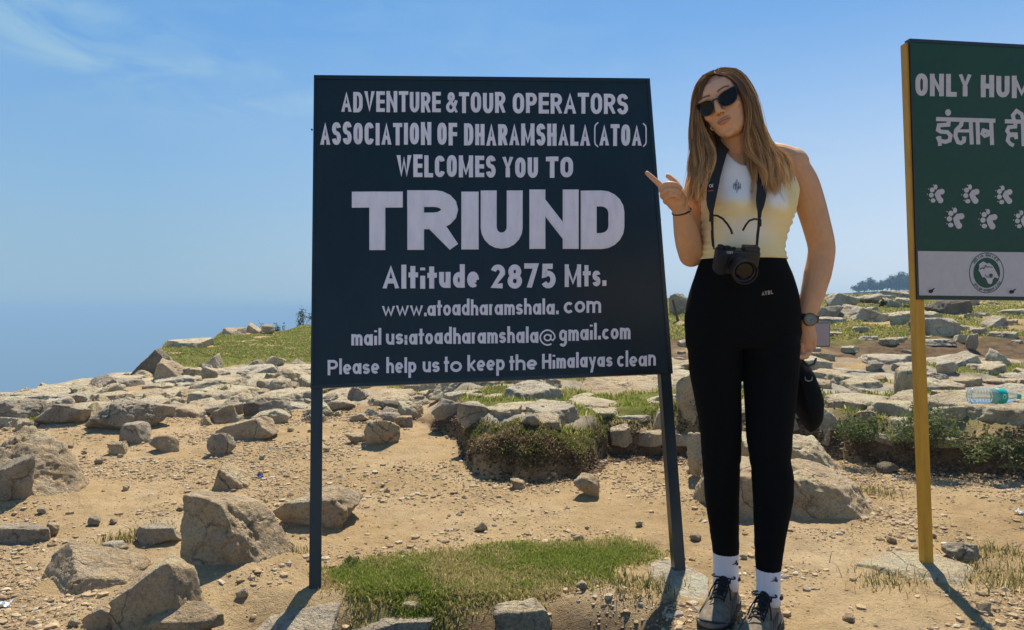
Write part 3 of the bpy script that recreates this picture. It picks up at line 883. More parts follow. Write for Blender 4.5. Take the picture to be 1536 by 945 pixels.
    while n < 46:
        px = rng.uniform(-20, 1550); py = rng.uniform(655, 940) if rng.random() < .6 else rng.uniform(625, 700)
        h = ground_hit(px, py)
        if h is None: continue
        x, d, z = h
        if d > edge_y(np.array([x]))[0] - .3 and x > -.6: continue
        s = rng.uniform(.022, .06)
        if any((x - a) ** 2 + (d - b) ** 2 < (c + s) ** 2 for a, b, c in placed): continue
        if in_poly(np.array([x]), np.array([d]), PATCH)[0] or abs(x - .68) < .3 and abs(d - 2.25) < .3: continue
        placed.append((x, d, s / 2))
        o = bpy.data.objects.new('stone', sm[n % 5]); C.objects.link(o)
        o.location = (x, d, z); o.rotation_euler = (rng.normal(0, .2), rng.normal(0, .2), rng.uniform(0, 6.28)); o.scale = (s, s, s)
        tag(o, 'one of the loose fist sized stones lying on the gravelly dirt path', 'stone', 'loose stones on the dirt path')
        n += 1
fillers()
build_ground()

def free_of_rocks(x, y, k=.8):
    ok = np.ones(len(x), bool)
    for a, b, c in PLACED:
        ok &= (x - a) ** 2 + (y - b) ** 2 > (k * c) ** 2
    return ok

def gravel():
    """countless pebbles and grit on the dirt, one object"""
    B, Bf = ico(1)
    rng = np.random.default_rng(3)
    n = 165000
    px = rng.uniform(-330, 1950, n)
    d = 1.9 * (6.8 / 1.9) ** rng.random(n)
    x = (px - CX) / F * d
    keep = (d < edge_y(x) - .05) | (x < -.9)
    keep &= soft_patch(x, d) < .4
    dens = fbm2(x, d, .55, 3, 61)
    keep &= rng.random(n) < np.clip(.36 + 1.8 * dens, .05, 1) * (1 - .75 * sstep(.75, .2, np.hypot((x - .15) / 1.1, (d - 3.5) / .75)))
    keep &= free_of_rocks(x, d, .75)
    x, d = x[keep], d[keep]; n0 = len(x)
    # clods and root crumbs on the faces of the banks
    xs = rng.uniform(-.6, 3.3, 16000); ds = edge_y(xs) + rng.normal(-.02, .075, 16000)
    k2 = free_of_rocks(xs, ds, .6)
    x = np.concatenate([x, xs[k2]]); d = np.concatenate([d, ds[k2]]); n = len(x)
    s = np.minimum(.0019 * d / 2.2 + .0020 * rng.pareto(2.0, n) , .015)
    s[n0:] = rng.uniform(.003, .011, n - n0)
    z = terr(x, d) + s * .15
    ang = rng.uniform(0, 6.283, n)
    jit = 1 + .30 * rng.standard_normal((n, 12, 1))
    base = B[None, :12] if len(B) == 12 else B[None]
    jit = 1 + .22 * rng.standard_normal((n, base.shape[1], 1))
    sc = np.stack([s * rng.uniform(.8, 1.5, n), s * rng.uniform(.7, 1.2, n), s * rng.uniform(.5, .9, n)], 1)[:, None]
    P = base * jit * sc
    c, si = np.cos(ang)[:, None], np.sin(ang)[:, None]
    P = np.stack([P[..., 0] * c - P[..., 1] * si, P[..., 0] * si + P[..., 1] * c, P[..., 2]], -1)
    P += np.stack([x, d, z], 1)[:, None]
    k = base.shape[1]
    Fc = (Bf[None] + (np.arange(n) * k)[:, None, None]).reshape(-1, 3)
    pal = np.array([(.54, .40, .24), (.46, .33, .19), (.60, .49, .34), (.33, .235, .145), (.50, .43, .33)])
    cl = pal[rng.choice(5, n, p=[.32, .3, .16, .12, .10])] * rng.uniform(.8, 1.15, (n, 1))
    spal = np.array([(.13, .085, .05), (.20, .135, .08), (.09, .06, .036), (.28, .20, .125)])
    cl[n0:] = spal[rng.integers(4, size=n - n0)]
    col = np.repeat(cl, k, 0)
    tag(link_mesh('gravel', mesh_np('gravel', P.reshape(-1, 3), Fc, False, col), M_GRAVEL), kind='stuff')
gravel()

# ------------------------------------------------------------------ grass
def blades(name, x, y, hmin, hmax, wid, green, dry, dryf, lean=.5, z=None, out=None, seed=0):
    rng = np.random.default_rng(seed)
    n = len(x)
    z = terr(x, y) - .002 if z is None else z
    h = rng.uniform(hmin, hmax, n) * (.6 + .4 * rng.random(n))
    a = rng.uniform(0, 6.283, n); la = rng.uniform(0, 6.283, n); ln = np.abs(rng.normal(0, lean, n)) * h
    w = wid * rng.uniform(.6, 1.3, n)
    ox, oy = np.cos(a) * w, np.sin(a) * w
    lx, ly = np.cos(la) * ln, np.sin(la) * ln
    if out is not None: lx += out[:, 0] * h; ly += out[:, 1] * h
    b = np.stack([x, y, z], 1)
    P = np.stack([
        b + np.stack([-ox, -oy, 0 * x], 1), b + np.stack([ox, oy, 0 * x], 1),
        b + np.stack([ox * .8 + lx * .4, oy * .8 + ly * .4, h * .6], 1), b + np.stack([-ox * .8 + lx * .4, -oy * .8 + ly * .4, h * .6], 1),
        b + np.stack([lx, ly, h * (1 - .12 * np.minimum(1, ln / h))], 1)], 1)
    i = (np.arange(n) * 5)[:, None]
    T = np.concatenate([i + np.array([[0, 1, 2]]), i + np.array([[0, 2, 3]]), i + np.array([[3, 2, 4]])], 0)
    g = np.array(green)[rng.integers(len(green), size=n)]; dd = np.array(dry)[rng.integers(len(dry), size=n)]
    f = (rng.random(n) < dryf)[:, None]
    c = np.where(f, dd, g) * rng.uniform(.75, 1.25, (n, 1))
    return P.reshape(-1, 3), T, np.repeat(c, 5, 0)

GREENS = [(.23, .28, .045), (.19, .245, .04), (.28, .30, .06), (.15, .20, .035)]
DRYS = [(.46, .36, .16), (.55, .44, .22), (.36, .28, .12)]
BROWN = [(.16, .11, .06), (.27, .20, .11), (.12, .09, .05), (.36, .29, .17)]

def scatter(n, px0, px1, d0, d1, thr=.35, seed=0, fn=grass_mask, clear=.8):
    rng = np.random.default_rng(seed)
    px = rng.uniform(px0, px1, n); d = d0 * (d1 / d0) ** rng.random(n)
    x = (px - CX) / F * d
    m = fn(x, d)
    k = (rng.random(n) < m) & (m > thr)
    k &= free_of_rocks(x, d, clear)
    return x[k], d[k]

def grass():
    parts = []
    rng = np.random.default_rng(8)
    # the trimmed patch under the sign
    n = 260000
    x = rng.uniform(-.85, .62, n); y = rng.uniform(2.25, 3.12, n)
    lush = lushness(x, y)
    m = rng.random(n) < soft_patch(x, y) ** 1.4 * (.30 + .70 * lush)
    m &= free_of_rocks(x, y, .7)
    x, y, lush = x[m], y[m], lush[m]
    parts.append(blades('g', x, y, .009, .030, .0016, GREENS, DRYS, np.clip(.85 - 1.05 * lush, .04, .75), .7, seed=1))
    # dry fringe around it
    n = 60000
    x = rng.uniform(-.95, .70, n); y = rng.uniform(2.12, 3.0, n)
    q = fbm2(x, y, .2, 3, 75)
    m = in_poly(x * .93, (y - 2.62) * .88 + 2.66, PATCH) & ~in_poly(x, y, PATCH) & (q > -.05) & free_of_rocks(x, y, .8)
    parts.append(blades('g', x[m], y[m], .008, .022, .0015, DRYS, BROWN, .3, .9, seed=2))
    # terrace and left pavement
    x, y = scatter(60000, 640, 1560, 4.4, 8.1, .3, 4)
    parts.append(blades('g', x, y, .02, .055, .004, GREENS, DRYS, .22, .6, seed=3))
    x, y = scatter(50000, -30, 650, 5.6, 12, .3, 5)
    parts.append(blades('g', x, y, .02, .05, .005, GREENS, DRYS, .25, .6, seed=4))
    x, y = scatter(80000, 225, 480, 11.9, 24, .2, 6)
    parts.append(blades('g', x, y, .012, .032, .012, GREENS, DRYS, .30, .6, seed=5))
    x, y = scatter(70000, 1000, 1560, 9.0, 22, .2, 7)
    parts.append(blades('g', x, y, .018, .05, .009, GREENS, DRYS, .45, .6, seed=6))
    # heath and hanging turf over the lip of the bank
    n = 110000
    x = rng.uniform(-.62, 3.2, n); o = rng.normal(0, .13, n) + .02
    y = edge_y(x) + o
    mound = sstep(-.36, -.25, x) * sstep(.66, .55, x)
    keep = rng.random(n) < np.clip(mound * .8 + .03 * sstep(1.8, 2.0, x) + .16 * ((x > .6) & (x < 1.2)), 0, 1)
    keep &= (terr(x, y) > .085 + .085 * fbm2(x, y, .13, 3, 77)) & (o > -.2) & (o < .28) & free_of_rocks(x, y, .6)
    x, y, o = x[keep], y[keep], o[keep]
    q = fbm2(x, y, .16, 3, 78)
    outv = np.stack([np.zeros(len(x)), -np.clip(.6 - o * 5, .0, .8)], 1)
    parts.append(blades('g', x, y, .012, .034, .0030, [(.12, .14, .03), (.16, .17, .04), (.09, .11, .03)], BROWN, np.clip(.72 - 1.0 * q - .45 * (o > .06), .2, .97), .8, out=outv, seed=7))
    # stray tufts on the path
    for cx_, cy_, k, s in ((185, 815, 260, .05), (232, 800, 160, .04), (1330, 872, 240, .07), (1500, 860, 500, .11), (1490, 830, 300, .08), (1310, 735, 320, .07), (450, 835, 60, .03), (1520, 880, 300, .08), (960, 880, 500, .07)):
        gx, gd = px_ground(cx_, cy_)
        x = gx + rng.normal(0, s, k); y = gd + rng.normal(0, s * .8, k)
        parts.append(blades('g', x, y, .02, .055, .0018, [(.12, .13, .03), (.08, .10, .025)], DRYS, .55, .7, seed=cx_))
    V, T, Cc, off = [], [], [], 0
    for p, t, c in parts:
        V.append(p); T.append(t + off); Cc.append(c); off += len(p)
    tag(link_mesh('grass', mesh_np('grass', np.concatenate(V), np.concatenate(T), False, np.concatenate(Cc)), M_GRASS), kind='stuff')
grass()

def shrub(x, y, z, rx, ry, rz, n, leaf, label, cols, group=None, name='shrub', stems=True):
    rng = np.random.default_rng(int(abs(x * 91 + y * 37) * 10) + n)
    root = empty(name, (x, y, z))
    tag(root, label, 'shrub', group)
    k = max(6, n // 60)
    cc = rng.normal(size=(k, 3)); cc /= np.linalg.norm(cc, axis=1, keepdims=True)
    cc *= rng.uniform(.35, .95, (k, 1)) ** .6
    cc[:, 2] = np.abs(cc[:, 2])
    ci = rng.integers(k, size=n)
    P = cc[ci] + rng.normal(0, .17, (n, 3))
    P = P * np.array([rx, ry, rz]) + np.array([x, y, z])
    P[:, 2] = np.maximum(P[:, 2], z + .005)
    a = rng.normal(size=(n, 3)); a /= np.linalg.norm(a, axis=1, keepdims=True)
    b = np.cross(a, rng.normal(size=(n, 3))); b /= np.linalg.norm(b, axis=1, keepdims=True)
    L = leaf * rng.uniform(.7, 1.4, (n, 1)); Wd = L * .34
    Q = np.stack([P - a * L, P + b * Wd, P + a * L, P - b * Wd], 1)
    Fc = np.arange(n * 4).reshape(n, 4)
    tone = np.array(cols)[rng.integers(len(cols), size=k)][ci] * rng.uniform(.7, 1.3, (n, 1))
    link_mesh('foliage', mesh_np('foliage', Q.reshape(-1, 3), Fc, False, np.repeat(tone, 4, 0)), M_LEAF, root)
    if stems:
        bm = bmesh.new()
        for i in range(min(k, 9)):
            tube(bm, [(x + rng.normal(0, .1) * rx, y + rng.normal(0, .1) * ry, z - .02), tuple((cc[i] * .5) * np.array([rx, ry, rz]) + np.array([x, y, z])),
                      tuple(cc[i] * np.array([rx, ry, rz]) + np.array([x, y, z]))], [leaf * .22, leaf * .16, leaf * .07], 6)
        link_mesh('stem', bm_mesh('stem', bm, True), M_BARK, root)
    return root

def tube(bm, pts, radii, seg=8, cap=True, flat=None):
    """tapered tube along a polyline; flat=(axis, factor) squashes the section"""
    pts = [Vector(p) for p in pts]
    if not isinstance(radii, (list, tuple)): radii = [radii] * len(pts)
    rings = []
    prev = None
    for i, p in enumerate(pts):
        t = (pts[min(i + 1, len(pts) - 1)] - pts[max(i - 1, 0)])
        if t.length < 1e-9: t = Vector((0, 0, 1))
        t.normalize()
        if prev is None:
            u = t.orthogonal().normalized()
        else:
            u = (prev - t * prev.dot(t))
            u = u.normalized() if u.length > 1e-6 else t.orthogonal().normalized()
        prev = u
        v = t.cross(u)
        rings.append([bm.verts.new(p + (u * math.cos(a) + v * math.sin(a)) * radii[i]) for a in [k / seg * 2 * math.pi for k in range(seg)]])
    for a, b in zip(rings[:-1], rings[1:]):
        for k in range(seg):
            bm.faces.new((a[k], a[(k + 1) % seg], b[(k + 1) % seg], b[k]))
    if cap:
        bm.faces.new(rings[0][::-1]); bm.faces.new(rings[-1])
    return rings

M_BARK = simple('bark', (.10, .075, .05), .9, var=.3, bump=.5)
LEAFC = [(.12, .155, .05), (.15, .185, .06), (.085, .12, .04), (.19, .21, .085)]

def shrubs():
    for px, py, w, h, lab in (
        (1292, 640, 52, 40, 'low grey green shrub on the bank beside the wedge shaped boulder'),
        (1352, 634, 58, 62, 'leafy low shrub on the bank just left of the yellow post'),
        (1418, 636, 60, 74, 'dense dark leaved shrub hanging over the bank right of the yellow post'),
        (1492, 672, 74, 52, 'trailing leafy shrub under the ledge with the bottle'),
    ):
        d = 4.55 if px < 1400 else 4.2
        x = (px - CX) / F * d
        y = float(edge_y(np.array([x]))[0]) - .09
        z = CAMZ - (py + h * .45 - CY) / F * y
        shrub(x, y, z, w / F * y * .72, .14, h / F * y * .85, 1400, .0105, lab, LEAFC)
    for px, py, w, h, d, lab in ((456, 489, 22, 22, 23.5, 'dark bush on the crest right beside the sign\'s left edge'),
                                 (420, 492, 14, 12, 23.5, 'small thin bush on the crest left of the dark bush'),
                                 (393, 489, 12, 6, 24.5, 'tiny bush behind the row of rocks on the crest')):
        x = (px - CX) / F * d
        z = float(terr(x, d)[0]) - .03
        top = CAMZ - (py - h - CY) / F * d
        shrub(x, d, z, w / F * d * .6, .3, max(.2, top - z), 500, .035, lab, [(.05, .055, .03), (.07, .075, .04)])
    for px, py, w, h, d, lab in ((1218, 612, 30, 34, 5.3, 'tuft of bright weeds behind the hanging black cap'),
                                 (1038, 636, 30, 36, 5.1, 'bright green weeds between the sign post and the woman\'s leg'),
                                 (340, 622, 34, 22, 7.6, 'low green plant under the grey block left of the sign'),
                                 (1342, 466, 40, 18, 13.0, 'low green bush on the slope left of the yellow post'),
                                 (528, 858, 36, 16, 2.75, 'broad leaved weed at the left tip of the grass patch')):
        x = (px - CX) / F * d
        shrub(x, d, float(terr(x, d)[0]) - .01, w / F * d * .55, .09, h / F * d, 420 if d < 10 else 500, .006 * d / 2.6, lab, [(.07, .12, .025), (.095, .14, .03), (.055, .09, .02)], stems=d > 3)
shrubs()

def ridge_trees():
    """broad oaks and a few conifers along the far wooded ridge"""
    rng = np.random.default_rng(17)
    k = 0
    spots = [(1288, 3.2, 5.0, 0), (1297, 4.2, 6.5, 0), (1307, 4.6, 6.5, 0), (1316, 4.0, 5.5, 0), (1324, 3.4, 4.0, 1), (1331, 4.6, 5.5, 0), (1338, 5.2, 3.2, 1), (1344, 6.2, 5.5, 0), (1350, 7.6, 3.5, 1), (1356, 7.8, 5.5, 0),
             (1363, 7.4, 6.0, 0), (1371, 8.0, 5.5, 0), (1380, 8.6, 6.0, 0), (1389, 9.4, 6.0, 0), (1400, 10.5, 6.5, 0), (1311, 2.8, 5.0, 0), (1336, 3.4, 5.5, 0), (1347, 4.4, 5.5, 0)]
    for px, h, w, kind in spots:
        d = 262 + rng.uniform(-2, 1.5)
        x = (px - CX) / F * d
        z = float(terr(x, d, False)[0]) - .3
        root = empty('tree', (x, d, z))
        tag(root, 'one of the hazy blue green trees along the far wooded ridge', 'tree', 'trees along the far wooded ridge')
        bm = bmesh.new()
        tube(bm, [(x, d, z), (x + .2, d, z + h * .45), (x + .1, d, z + h * .85)], [.22, .15, .05], 6)
        for j in range(5):
            a = rng.uniform(0, 6.28)
            tube(bm, [(x + .15, d, z + h * .4), (x + math.cos(a) * w * .35, d + math.sin(a) * w * .35, z + h * .72)], [.10, .03], 5)
        link_mesh('trunk', bm_mesh('trunk', bm, True), M_BARK, root)
        n = 900
        kk = 16
        cc = rng.normal(size=(kk, 3)); cc /= np.linalg.norm(cc, axis=1, keepdims=True); cc *= rng.uniform(.3, .9, (kk, 1))
        if kind: cc[:, :2] *= (1.0 - .8 * (cc[:, 2:3] * .5 + .5))
        ci = rng.integers(kk, size=n)
        P = (cc[ci] + rng.normal(0, .16, (n, 3))) * np.array([w * .55, w * .5, h * .50]) + np.array([x, d, z + h * .48])
        a = rng.normal(size=(n, 3)); a /= np.linalg.norm(a, axis=1, keepdims=True)
        b = np.cross(a, rng.normal(size=(n, 3))); b /= np.linalg.norm(b, axis=1, keepdims=True)
        Q = np.stack([P - a * .26, P + b * .16, P + a * .26, P - b * .16], 1)
        tone = np.array([(.04, .055, .03), (.05, .068, .035), (.033, .048, .028)])[rng.integers(3, size=kk)][ci]
        link_mesh('crown', mesh_np('crown', Q.reshape(-1, 3), np.arange(n * 4).reshape(n, 4), False, np.repeat(tone, 4, 0)), M_LEAF, root)
ridge_trees()

# ------------------------------------------------------------------ hand painted lettering
def arc(cx, cy, rx, ry, a0, a1, n=9):
    return [(cx + rx * math.cos(math.radians(a0 + (a1 - a0) * k / n)), cy + ry * math.sin(math.radians(a0 + (a1 - a0) * k / n))) for k in range(n + 1)]

def oval(cx, cy, rx, ry, n=18):
    return arc(cx, cy, rx, ry, 90, 450, n)[:-1] + ['closed']

def pill(t=.30):
    return arc(.5, 1 - t, .5, t, 180, 0, 8) + arc(.5, t, .5, t, 0, -180, 8) + ['closed']

# glyph: (relative width, [strokes]); upper case in a unit box, lower case with x-height 1, ascender 1.5, descender -.5
UP = {
    'A': (.95, [[(0, 0), (.5, 1), (1, 0)], [(.2, .27), (.8, .27)]]),
    'B': (.8, [[(0, 0), (0, 1)], [(0, 1)] + arc(.5, .76, .45, .24, 90, -90, 6) + [(0, .52)], [(.4, .52)] + arc(.5, .26, .5, .26, 90, -90, 6) + [(0, 0)]]),
    'C': (.85, [arc(.5, .74, .5, .26, 12, 180, 8) + arc(.5, .26, .5, .26, 180, 348, 8)]),
    'D': (.85, [[(0, 0), (0, 1)] + arc(.45, .66, .55, .34, 90, 0, 5) + arc(.45, .34, .55, .34, 0, -90, 5) + ['closed']]),
    'E': (.7, [[(1, 1), (0, 1), (0, 0), (1, 0)], [(0, .5), (.9, .5)]]),
    'F': (.7, [[(1, 1), (0, 1), (0, 0)], [(0, .5), (.9, .5)]]),
    'H': (.85, [[(0, 0), (0, 1)], [(1, 0), (1, 1)], [(0, .5), (1, .5)]]),
    'I': (.0, [[(.5, 0), (.5, 1)]]),
    'L': (.65, [[(0, 1), (0, 0), (1, 0)]]),
    'M': (1.5, [[(0, 0), (0, 1)], [(1, 0), (1, 1)], [(.04, .97), (.5, .12), (.96, .97), 'thin']]),
    'N': (1.05, [[(0, 0), (0, 1)], [(1, 0), (1, 1)], [(.02, .98), (.98, .02), 'thin']]),
    'O': (.85, [pill(.32)]),
    'P': (.8, [[(0, 0), (0, 1)], [(0, 1)] + arc(.55, .73, .45, .27, 90, -90, 8) + [(0, .46)]]),
    'R': (.85, [[(0, 0), (0, 1)], [(0, 1)] + arc(.55, .74, .45, .26, 90, -90, 8) + [(0, .48)], [(.5, .48), (1, 0)]]),
    'S': (.8, [arc(.5, .76, .5, .24, 10, 270, 12) + arc(.5, .26, .5, .26, 80, -170, 12)]),
    'T': (.8, [[(0, 1), (1, 1)], [(.5, 1), (.5, 0)]]),
    'U': (.85, [[(0, 1)] + arc(.5, .32, .5, .32, 180, 360, 10) + [(1, 1)]]),
    'V': (.95, [[(0, 1), (.5, 0), (1, 1)]]),
    'W': (1.55, [[(0, 1), (.25, 0), (.5, .85), (.75, 0), (1, 1)]]),
    'Y': (.9, [[(0, 1), (.5, .45), (1, 1)], [(.5, .45), (.5, 0)]]),
    '&': (.9, [[(1, .0), (.25, .72)] + arc(.42, .80, .24, .20, 200, -20, 8) + [(.12, .38)] + arc(.38, .23, .38, .23, 150, 330, 9) + [(.95, .5)]]),
    '(': (.25, [[(1, 1.08), (.15, .95), (0, .8), (0, .2), (.15, .05), (1, -.08)]]),
    ')': (.25, [[(0, 1.08), (.85, .95), (1, .8), (1, .2), (.85, .05), (0, -.08)]]),
    '2': (.8, [arc(.5, .72, .5, .28, 165, -15, 10) + [(0, 0), (1, 0)]]),
    '8': (.8, [oval(.5, .76, .42, .24), oval(.5, .26, .5, .26)]),
    '7': (.8, [[(0, 1), (1, 1), (.35, 0)]]),
    '5': (.8, [[(.95, 1), (.12, 1), (.08, .56)] + arc(.47, .32, .53, .32, 130, -150, 12)]),
}
ASC = 1.5
LO = {
    'a': (.95, [oval(.42, .5, .42, .5), [(1, 1), (1, 0)]]),
    'c': (.75, [arc(.55, .5, .55, .5, 45, 315, 14)]),
    'd': (.85, [oval(.5, .5, .5, .5), [(1, ASC), (1, 0)]]),
    'e': (.85, [[(.05, .46), (.98, .46)], arc(.5, .5, .5, .5, -4, 310, 15)]),
    'g': (.85, [oval(.5, .5, .5, .5), [(1, 1), (1, -.2)] + arc(.5, -.2, .5, .32, 0, -150, 8)]),
    'h': (.8, [[(0, ASC), (0, 0)], [(0, .55)] + arc(.5, .6, .5, .4, 170, 0, 8) + [(1, 0)]]),
    'i': (.0, [[(.5, 0), (.5, .94)], [(.5, 1.30), (.5, 1.46)]]),
    'k': (.8, [[(0, ASC), (0, 0)], [(1, 1), (.1, .42)], [(.3, .55), (1, 0)]]),
    'l': (.0, [[(.5, 0), (.5, ASC)]]),
    'm': (1.3, [[(0, 1), (0, 0)], [(0, .6)] + arc(.25, .65, .25, .35, 180, 0, 7) + [(.5, 0)], [(.5, .6)] + arc(.75, .65, .25, .35, 180, 0, 7) + [(1, 0)]]),
    'n': (.8, [[(0, 1), (0, 0)], [(0, .55)] + arc(.5, .6, .5, .4, 170, 0, 8) + [(1, 0)]]),
    'o': (.85, [oval(.5, .5, .5, .5)]),
    'p': (.85, [oval(.5, .5, .5, .5), [(0, 1), (0, -.5)]]),
    'r': (.62, [[(0, 1), (0, 0)], [(0, .55)] + arc(.6, .55, .6, .45, 170, 60, 6)]),
    's': (.7, [arc(.5, .74, .5, .26, 15, 270, 10) + arc(.5, .26, .5, .26, 85, -165, 10)]),
    't': (.7, [[(.4, 1.4), (.4, .0)], [(0, 1), (1, 1)]]),
    'u': (.8, [[(0, 1)] + arc(.5, .4, .5, .4, 180, 360, 8), [(1, 1), (1, 0)]]),
    'w': (1.2, [[(0, 1), (.25, 0), (.5, .9), (.75, 0), (1, 1)]]),
    'y': (.85, [[(0, 1), (.5, .1)], [(1, 1), (.35, -.5)]]),
    '.': (.0, [[(.5, 0), (.5, .12)]]),
    ':': (.0, [[(.5, 0), (.5, .16)], [(.5, .66), (.5, .82)]]),
    '@': (1.35, [oval(.5, .5, .22, .3), [(.72, .8), (.72, .32), (.86, .22), (1, .5)] + arc(.5, .5, .5, .72, 0, 300, 16)]),
}

def ribbon(pts, t, closed=False):
    """flat stroke of width t along pts -> (left, right) outlines, mitred"""
    P = np.array(pts, float)
    keep = [0] + [i for i in range(1, len(P)) if np.hypot(*(P[i] - P[i - 1])) > 1e-6]
    P = P[keep]
    n = len(P)
    L, R_ = [], []
    for i in range(n):
        a = P[(i - 1) % n] if (closed or i > 0) else None
        b = P[(i + 1) % n] if (closed or i < n - 1) else None
        d0 = unit(P[i] - a) if a is not None else None
        d1 = unit(b - P[i]) if b is not None else None
        if d0 is None: nn = np.array([-d1[1], d1[0]]); s = 1
        elif d1 is None: nn = np.array([-d0[1], d0[0]]); s = 1
        else:
            n0 = np.array([-d0[1], d0[0]]); n1 = np.array([-d1[1], d1[0]])
            nn = n0 + n1
            if np.hypot(*nn) < .25: nn = n0.copy()
            nn = nn / np.hypot(*nn)
            s = min(1.7, 1 / max(.3, nn @ n0))
        L.append(P[i] + nn * t / 2 * s); R_.append(P[i] - nn * t / 2 * s)
    return L, R_

class Paint:
    """collects flat strokes given in photo pixels on a plane and lays them on that plane"""
    def __init__(self, project, normal):
        self.pr = project; self.nm = Vector(normal); self.V = []; self.Fc = []; self.k = 0; self.mi = []
    def off(self, lift):
        self.k += 1
        return self.nm * (lift + .000012 * self.k)
    def stroke(self, pts, t, closed=False, lift=.0006, mi=0, clip=None):
        o = self.off(lift)
        L, R_ = ribbon(pts, t, closed)
        if clip is not None:
            x0, x1, y0, y1 = clip
            L = [(min(x1, max(x0, q[0])), min(y1, max(y0, q[1]))) for q in L]; R_ = [(min(x1, max(x0, q[0])), min(y1, max(y0, q[1]))) for q in R_]
        b = len(self.V); n = len(L)
        for q in L + R_: self.V.append(self.pr(q[0], q[1]) + o)
        for i in range(n if closed else n - 1):
            j = (i + 1) % n
            self.Fc.append((b + i, b + j, b + n + j, b + n + i)); self.mi.append(mi)
    def poly(self, pts, lift=.0006):
        o = self.off(lift)
        b = len(self.V)
        for q in pts: self.V.append(self.pr(q[0], q[1]) + o)
        self.Fc.append(tuple(range(b, b + len(pts)))); self.mi.append(0)
    def build(self, name, mat, parent):
        me = bpy.data.meshes.new(name)
        me.from_pydata([v[:] for v in self.V], [], self.Fc)
        me.polygons.foreach_set('material_index', self.mi)
        me.update()
        return link_mesh(name, me, mat, parent)

def word(paint, text, x0, x1, yb0, yb1, cap, t, gap=None, inner=None, xh=None, case=None, wob=None):
    """fit one word between pixel x0..x1 with baseline yb0->yb1; strokes t wide"""
    gap = t * .45 if gap is None else gap
    wob = wob or random.Random(text)
    sized = []
    for ch in text:
        if ch in UP: sized.append((UP[ch], cap))
        else: sized.append((LO[ch], xh or cap * .68))
    raw = [0 if ch in 'tr' else g[0] * H * .62 for ch, (g, H) in zip(text, sized)]
    fixed = len(text) * t + gap * (len(text) - 1) + sum({'t': .85, 'r': .6}.get(ch, 0) * t for ch in text)
    k = max(.05, (x1 - x0 - fixed)) / max(1e-6, sum(raw))
    x = x0
    for ch, (g, H), rw in zip(text, sized, raw):
        wd = rw * k
        if ch in 'tr': wd = {'t': .85, 'r': .6}[ch] * t
        dy = wob.uniform(-.02, .02) * cap; hh = H * (1 + wob.uniform(-.03, .03))
        edge = (0, 1, ASC, -.5, .5, .12, .16, 1.4, .82, .66)
        ytop = 9e9; ybot = -9e9; strokes = []
        for st in g[1]:
            closed = st[-1] == 'closed'
            thin = st[-1] == 'thin'
            pts = st[:-1] if closed or thin else st
            out = []
            for u, v in pts:
                px = x + t / 2 + u * wd
                yb = yb0 + (yb1 - yb0) * (px - x0) / max(1, x1 - x0)
                vv = t * .5 + v * (hh - t) if -.01 <= v <= 1.001 or H == cap else (t * .5 + v * hh if v < 0 else hh - t * .5 + (v - 1) * hh)
                out.append((px, yb - vv + dy))
            ytop = min(ytop, min(q[1] for q in out) - t / 2); ybot = max(ybot, max(q[1] for q in out) + t / 2)
            if not closed:
                for e_, q_ in ((0, 1), (-1, -2)):
                    u, v = pts[e_]
                    d = np.array(out[e_]) - np.array(out[q_]); L = np.hypot(*d)
                    straight = len(pts) == 2 or abs(pts[e_][0] - pts[q_][0]) < 1e-6 or abs(pts[e_][1] - pts[q_][1]) < 1e-6 or L > t * 1.2
                    if straight and (v in edge or u in (0, 1, .9)) and ch not in 'CSces25@g()' and not (ch in 'PRB' and v not in (0, 1)):
                        out[e_] = tuple(np.array(out[e_]) + d / L * t * .62)
            strokes.append((out, closed, t * (.66 if thin else 1)))
        box = (x - .2, x + wd + t + .2, ytop, ybot)
        for out, closed, tt in strokes:
            paint[0].stroke(out, tt, closed, .0006, 0, box)
            if inner is not None:
                paint[0].stroke(out, tt - 2 * inner, closed, .0030, 1, (box[0] + inner, box[1] - inner, box[2] + inner, box[3] - inner))
        x += wd + t + gap

class Plane:
    def __init__(self, p0, p1, p2):
        self.p = Vector(p0)
        self.n = (Vector(p1) - self.p).cross(Vector(p2) - self.p).normalized()
        if self.n.y > 0: self.n = -self.n
    def at(self, px, py):
        o = Vector((0, 0, CAMZ)); d = Vector(((px - CX) / F, 1, -(py - CY) / F))
        return o + d * ((self.p - o).dot(self.n) / d.dot(self.n))

def box_between(bm, a, b, u, v, wu, wv):
    """square bar from a to b with section wu x wv along unit vectors u, v (starting at the corner)"""
    c = [Vector((0, 0, 0)), u * wu, u * wu + v * wv, v * wv]
    A = [bm.verts.new(a + q) for q in c]; B = [bm.verts.new(b + q) for q in c]
    for i in range(4): bm.faces.new((A[i], A[(i + 1) % 4], B[(i + 1) % 4], B[i]))
    bm.faces.new(A[::-1]); bm.faces.new(B)

